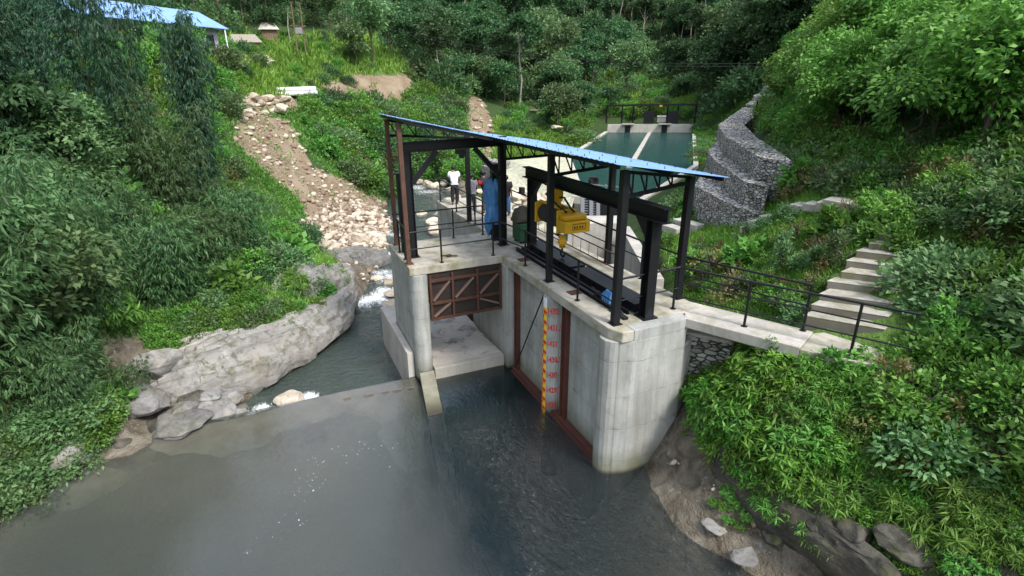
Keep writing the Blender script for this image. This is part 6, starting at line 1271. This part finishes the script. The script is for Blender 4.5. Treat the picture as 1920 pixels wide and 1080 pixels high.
b = MB(); mq = (qa+qb)/2; b.box(mq[0]+.08, mq[0]+.14, mq[1]-.45, mq[1]+.4, za+3.05, za+3.75); b.build('board', GALV, Pf)
# stacked pipes
q = ground_at(553, 184, 50, 110)[0][0]; z_ = gz(q[0], q[1])[0]; dv = nrm(np.array([-.25, .97, 0])); sv = np.array([dv[1], -dv[0], 0])
for r_, n_ in ((0, 4), (1, 3)):
    for k in range(n_):
        c = q+sv*((k-(n_-1)/2)*.46)+[0, 0, 0]; zz = z_+.3+r_*.4; a, e_ = c-dv*2.1, c+dv*2.1; a[2] = e_[2] = zz+.15; b = MB(); t = thing('white_pipe', 'white pipe in the small stack beside the earth road', 'pipe', (c[0], c[1], zz), 'white pipes stacked by the road')
        b.tube([a, e_], .215, 14, False); b.tube([a+dv*.01, e_-dv*.01], .17, 14, True); b.build('shell', PIPE, t); b = MB(); b.tube([e_-dv*.01, e_+dv*.012], .17, 14); b.build('bore', DARK, t)
# heap and posts on the far meadow
rock(1043, 240, 0, 24, 'small grey rubble pile on the far meadow', STONE, None, .6, 1, d=85); rock(1000, 208, 0, 22, 'brown earth clod on the far meadow edge', SACK, None, .5, 3, d=95, name='earth_heap')
q = Dp(1415, 212, 40); z_ = gz(q[0], q[1])[0]; b = MB(); b.tube([(q[0], q[1], z_-.3), (q[0]+.1, q[1], z_+1.9)], .06, 6); tag(b.build('brown_post', RUST), 'short brown post standing on the crest of the gabions', 'post')
for k in range(2):
    p0, p1 = Dp(700, 44+k*5, 95), Dp(1500, 118+k*6, 70); pts = [p0+(p1-p0)*t-[0, 0, 2.0*math.sin(math.pi*t)] for t in np.linspace(-.5, 1.5, 40)]; b = MB(); b.tube(pts, .03, 4); tag(b.build('overhead_cable', DARK), 'thin dark cable sagging across the valley in front of the forest, %s one' % ('upper', 'lower')[k], 'cable')
# banana plant among the bamboo
def banana(px, py, d, s):
    q = Dp(px, py, d); z = gz(q[0], q[1])[0]; T = thing('banana_plant', 'banana plant with broad pale leaves among the bamboo', 'banana plant', (q[0], q[1], z)); b = MB(); b.tube([q*[1, 1, 0]+[0, 0, z-.2], q*[1, 1, 0]+[0, 0, z+1.2*s]], [.1*s, .06*s], 8); b.build('stem', CULM, T)
    for k in range(7):
        a = k*.9+.3; V = []; F = []
        for i in range(10):
            t = i/9; r = 1.7*s*t; zz = z+1.1*s+1.0*s*t-1.25*s*t*t; w = .26*s*math.sin(math.pi*min(1, t*.92+.08))**.7; c = np.array([q[0]+r*math.cos(a), q[1]+r*math.sin(a), zz]); sd_ = np.array([-math.sin(a), math.cos(a), 0])*w; V += [c-sd_+[0, 0, .05*s], c-[0, 0, 0.03], c+sd_+[0, 0, .05*s]]
        for i in range(9): F += [(3*i, 3*i+1, 3*i+4, 3*i+3), (3*i+1, 3*i+2, 3*i+5, 3*i+4)]
        b = MB(); b.add(V, F); b.build('leaf', L_YELL, T)
banana(355, 455, 27, .8)
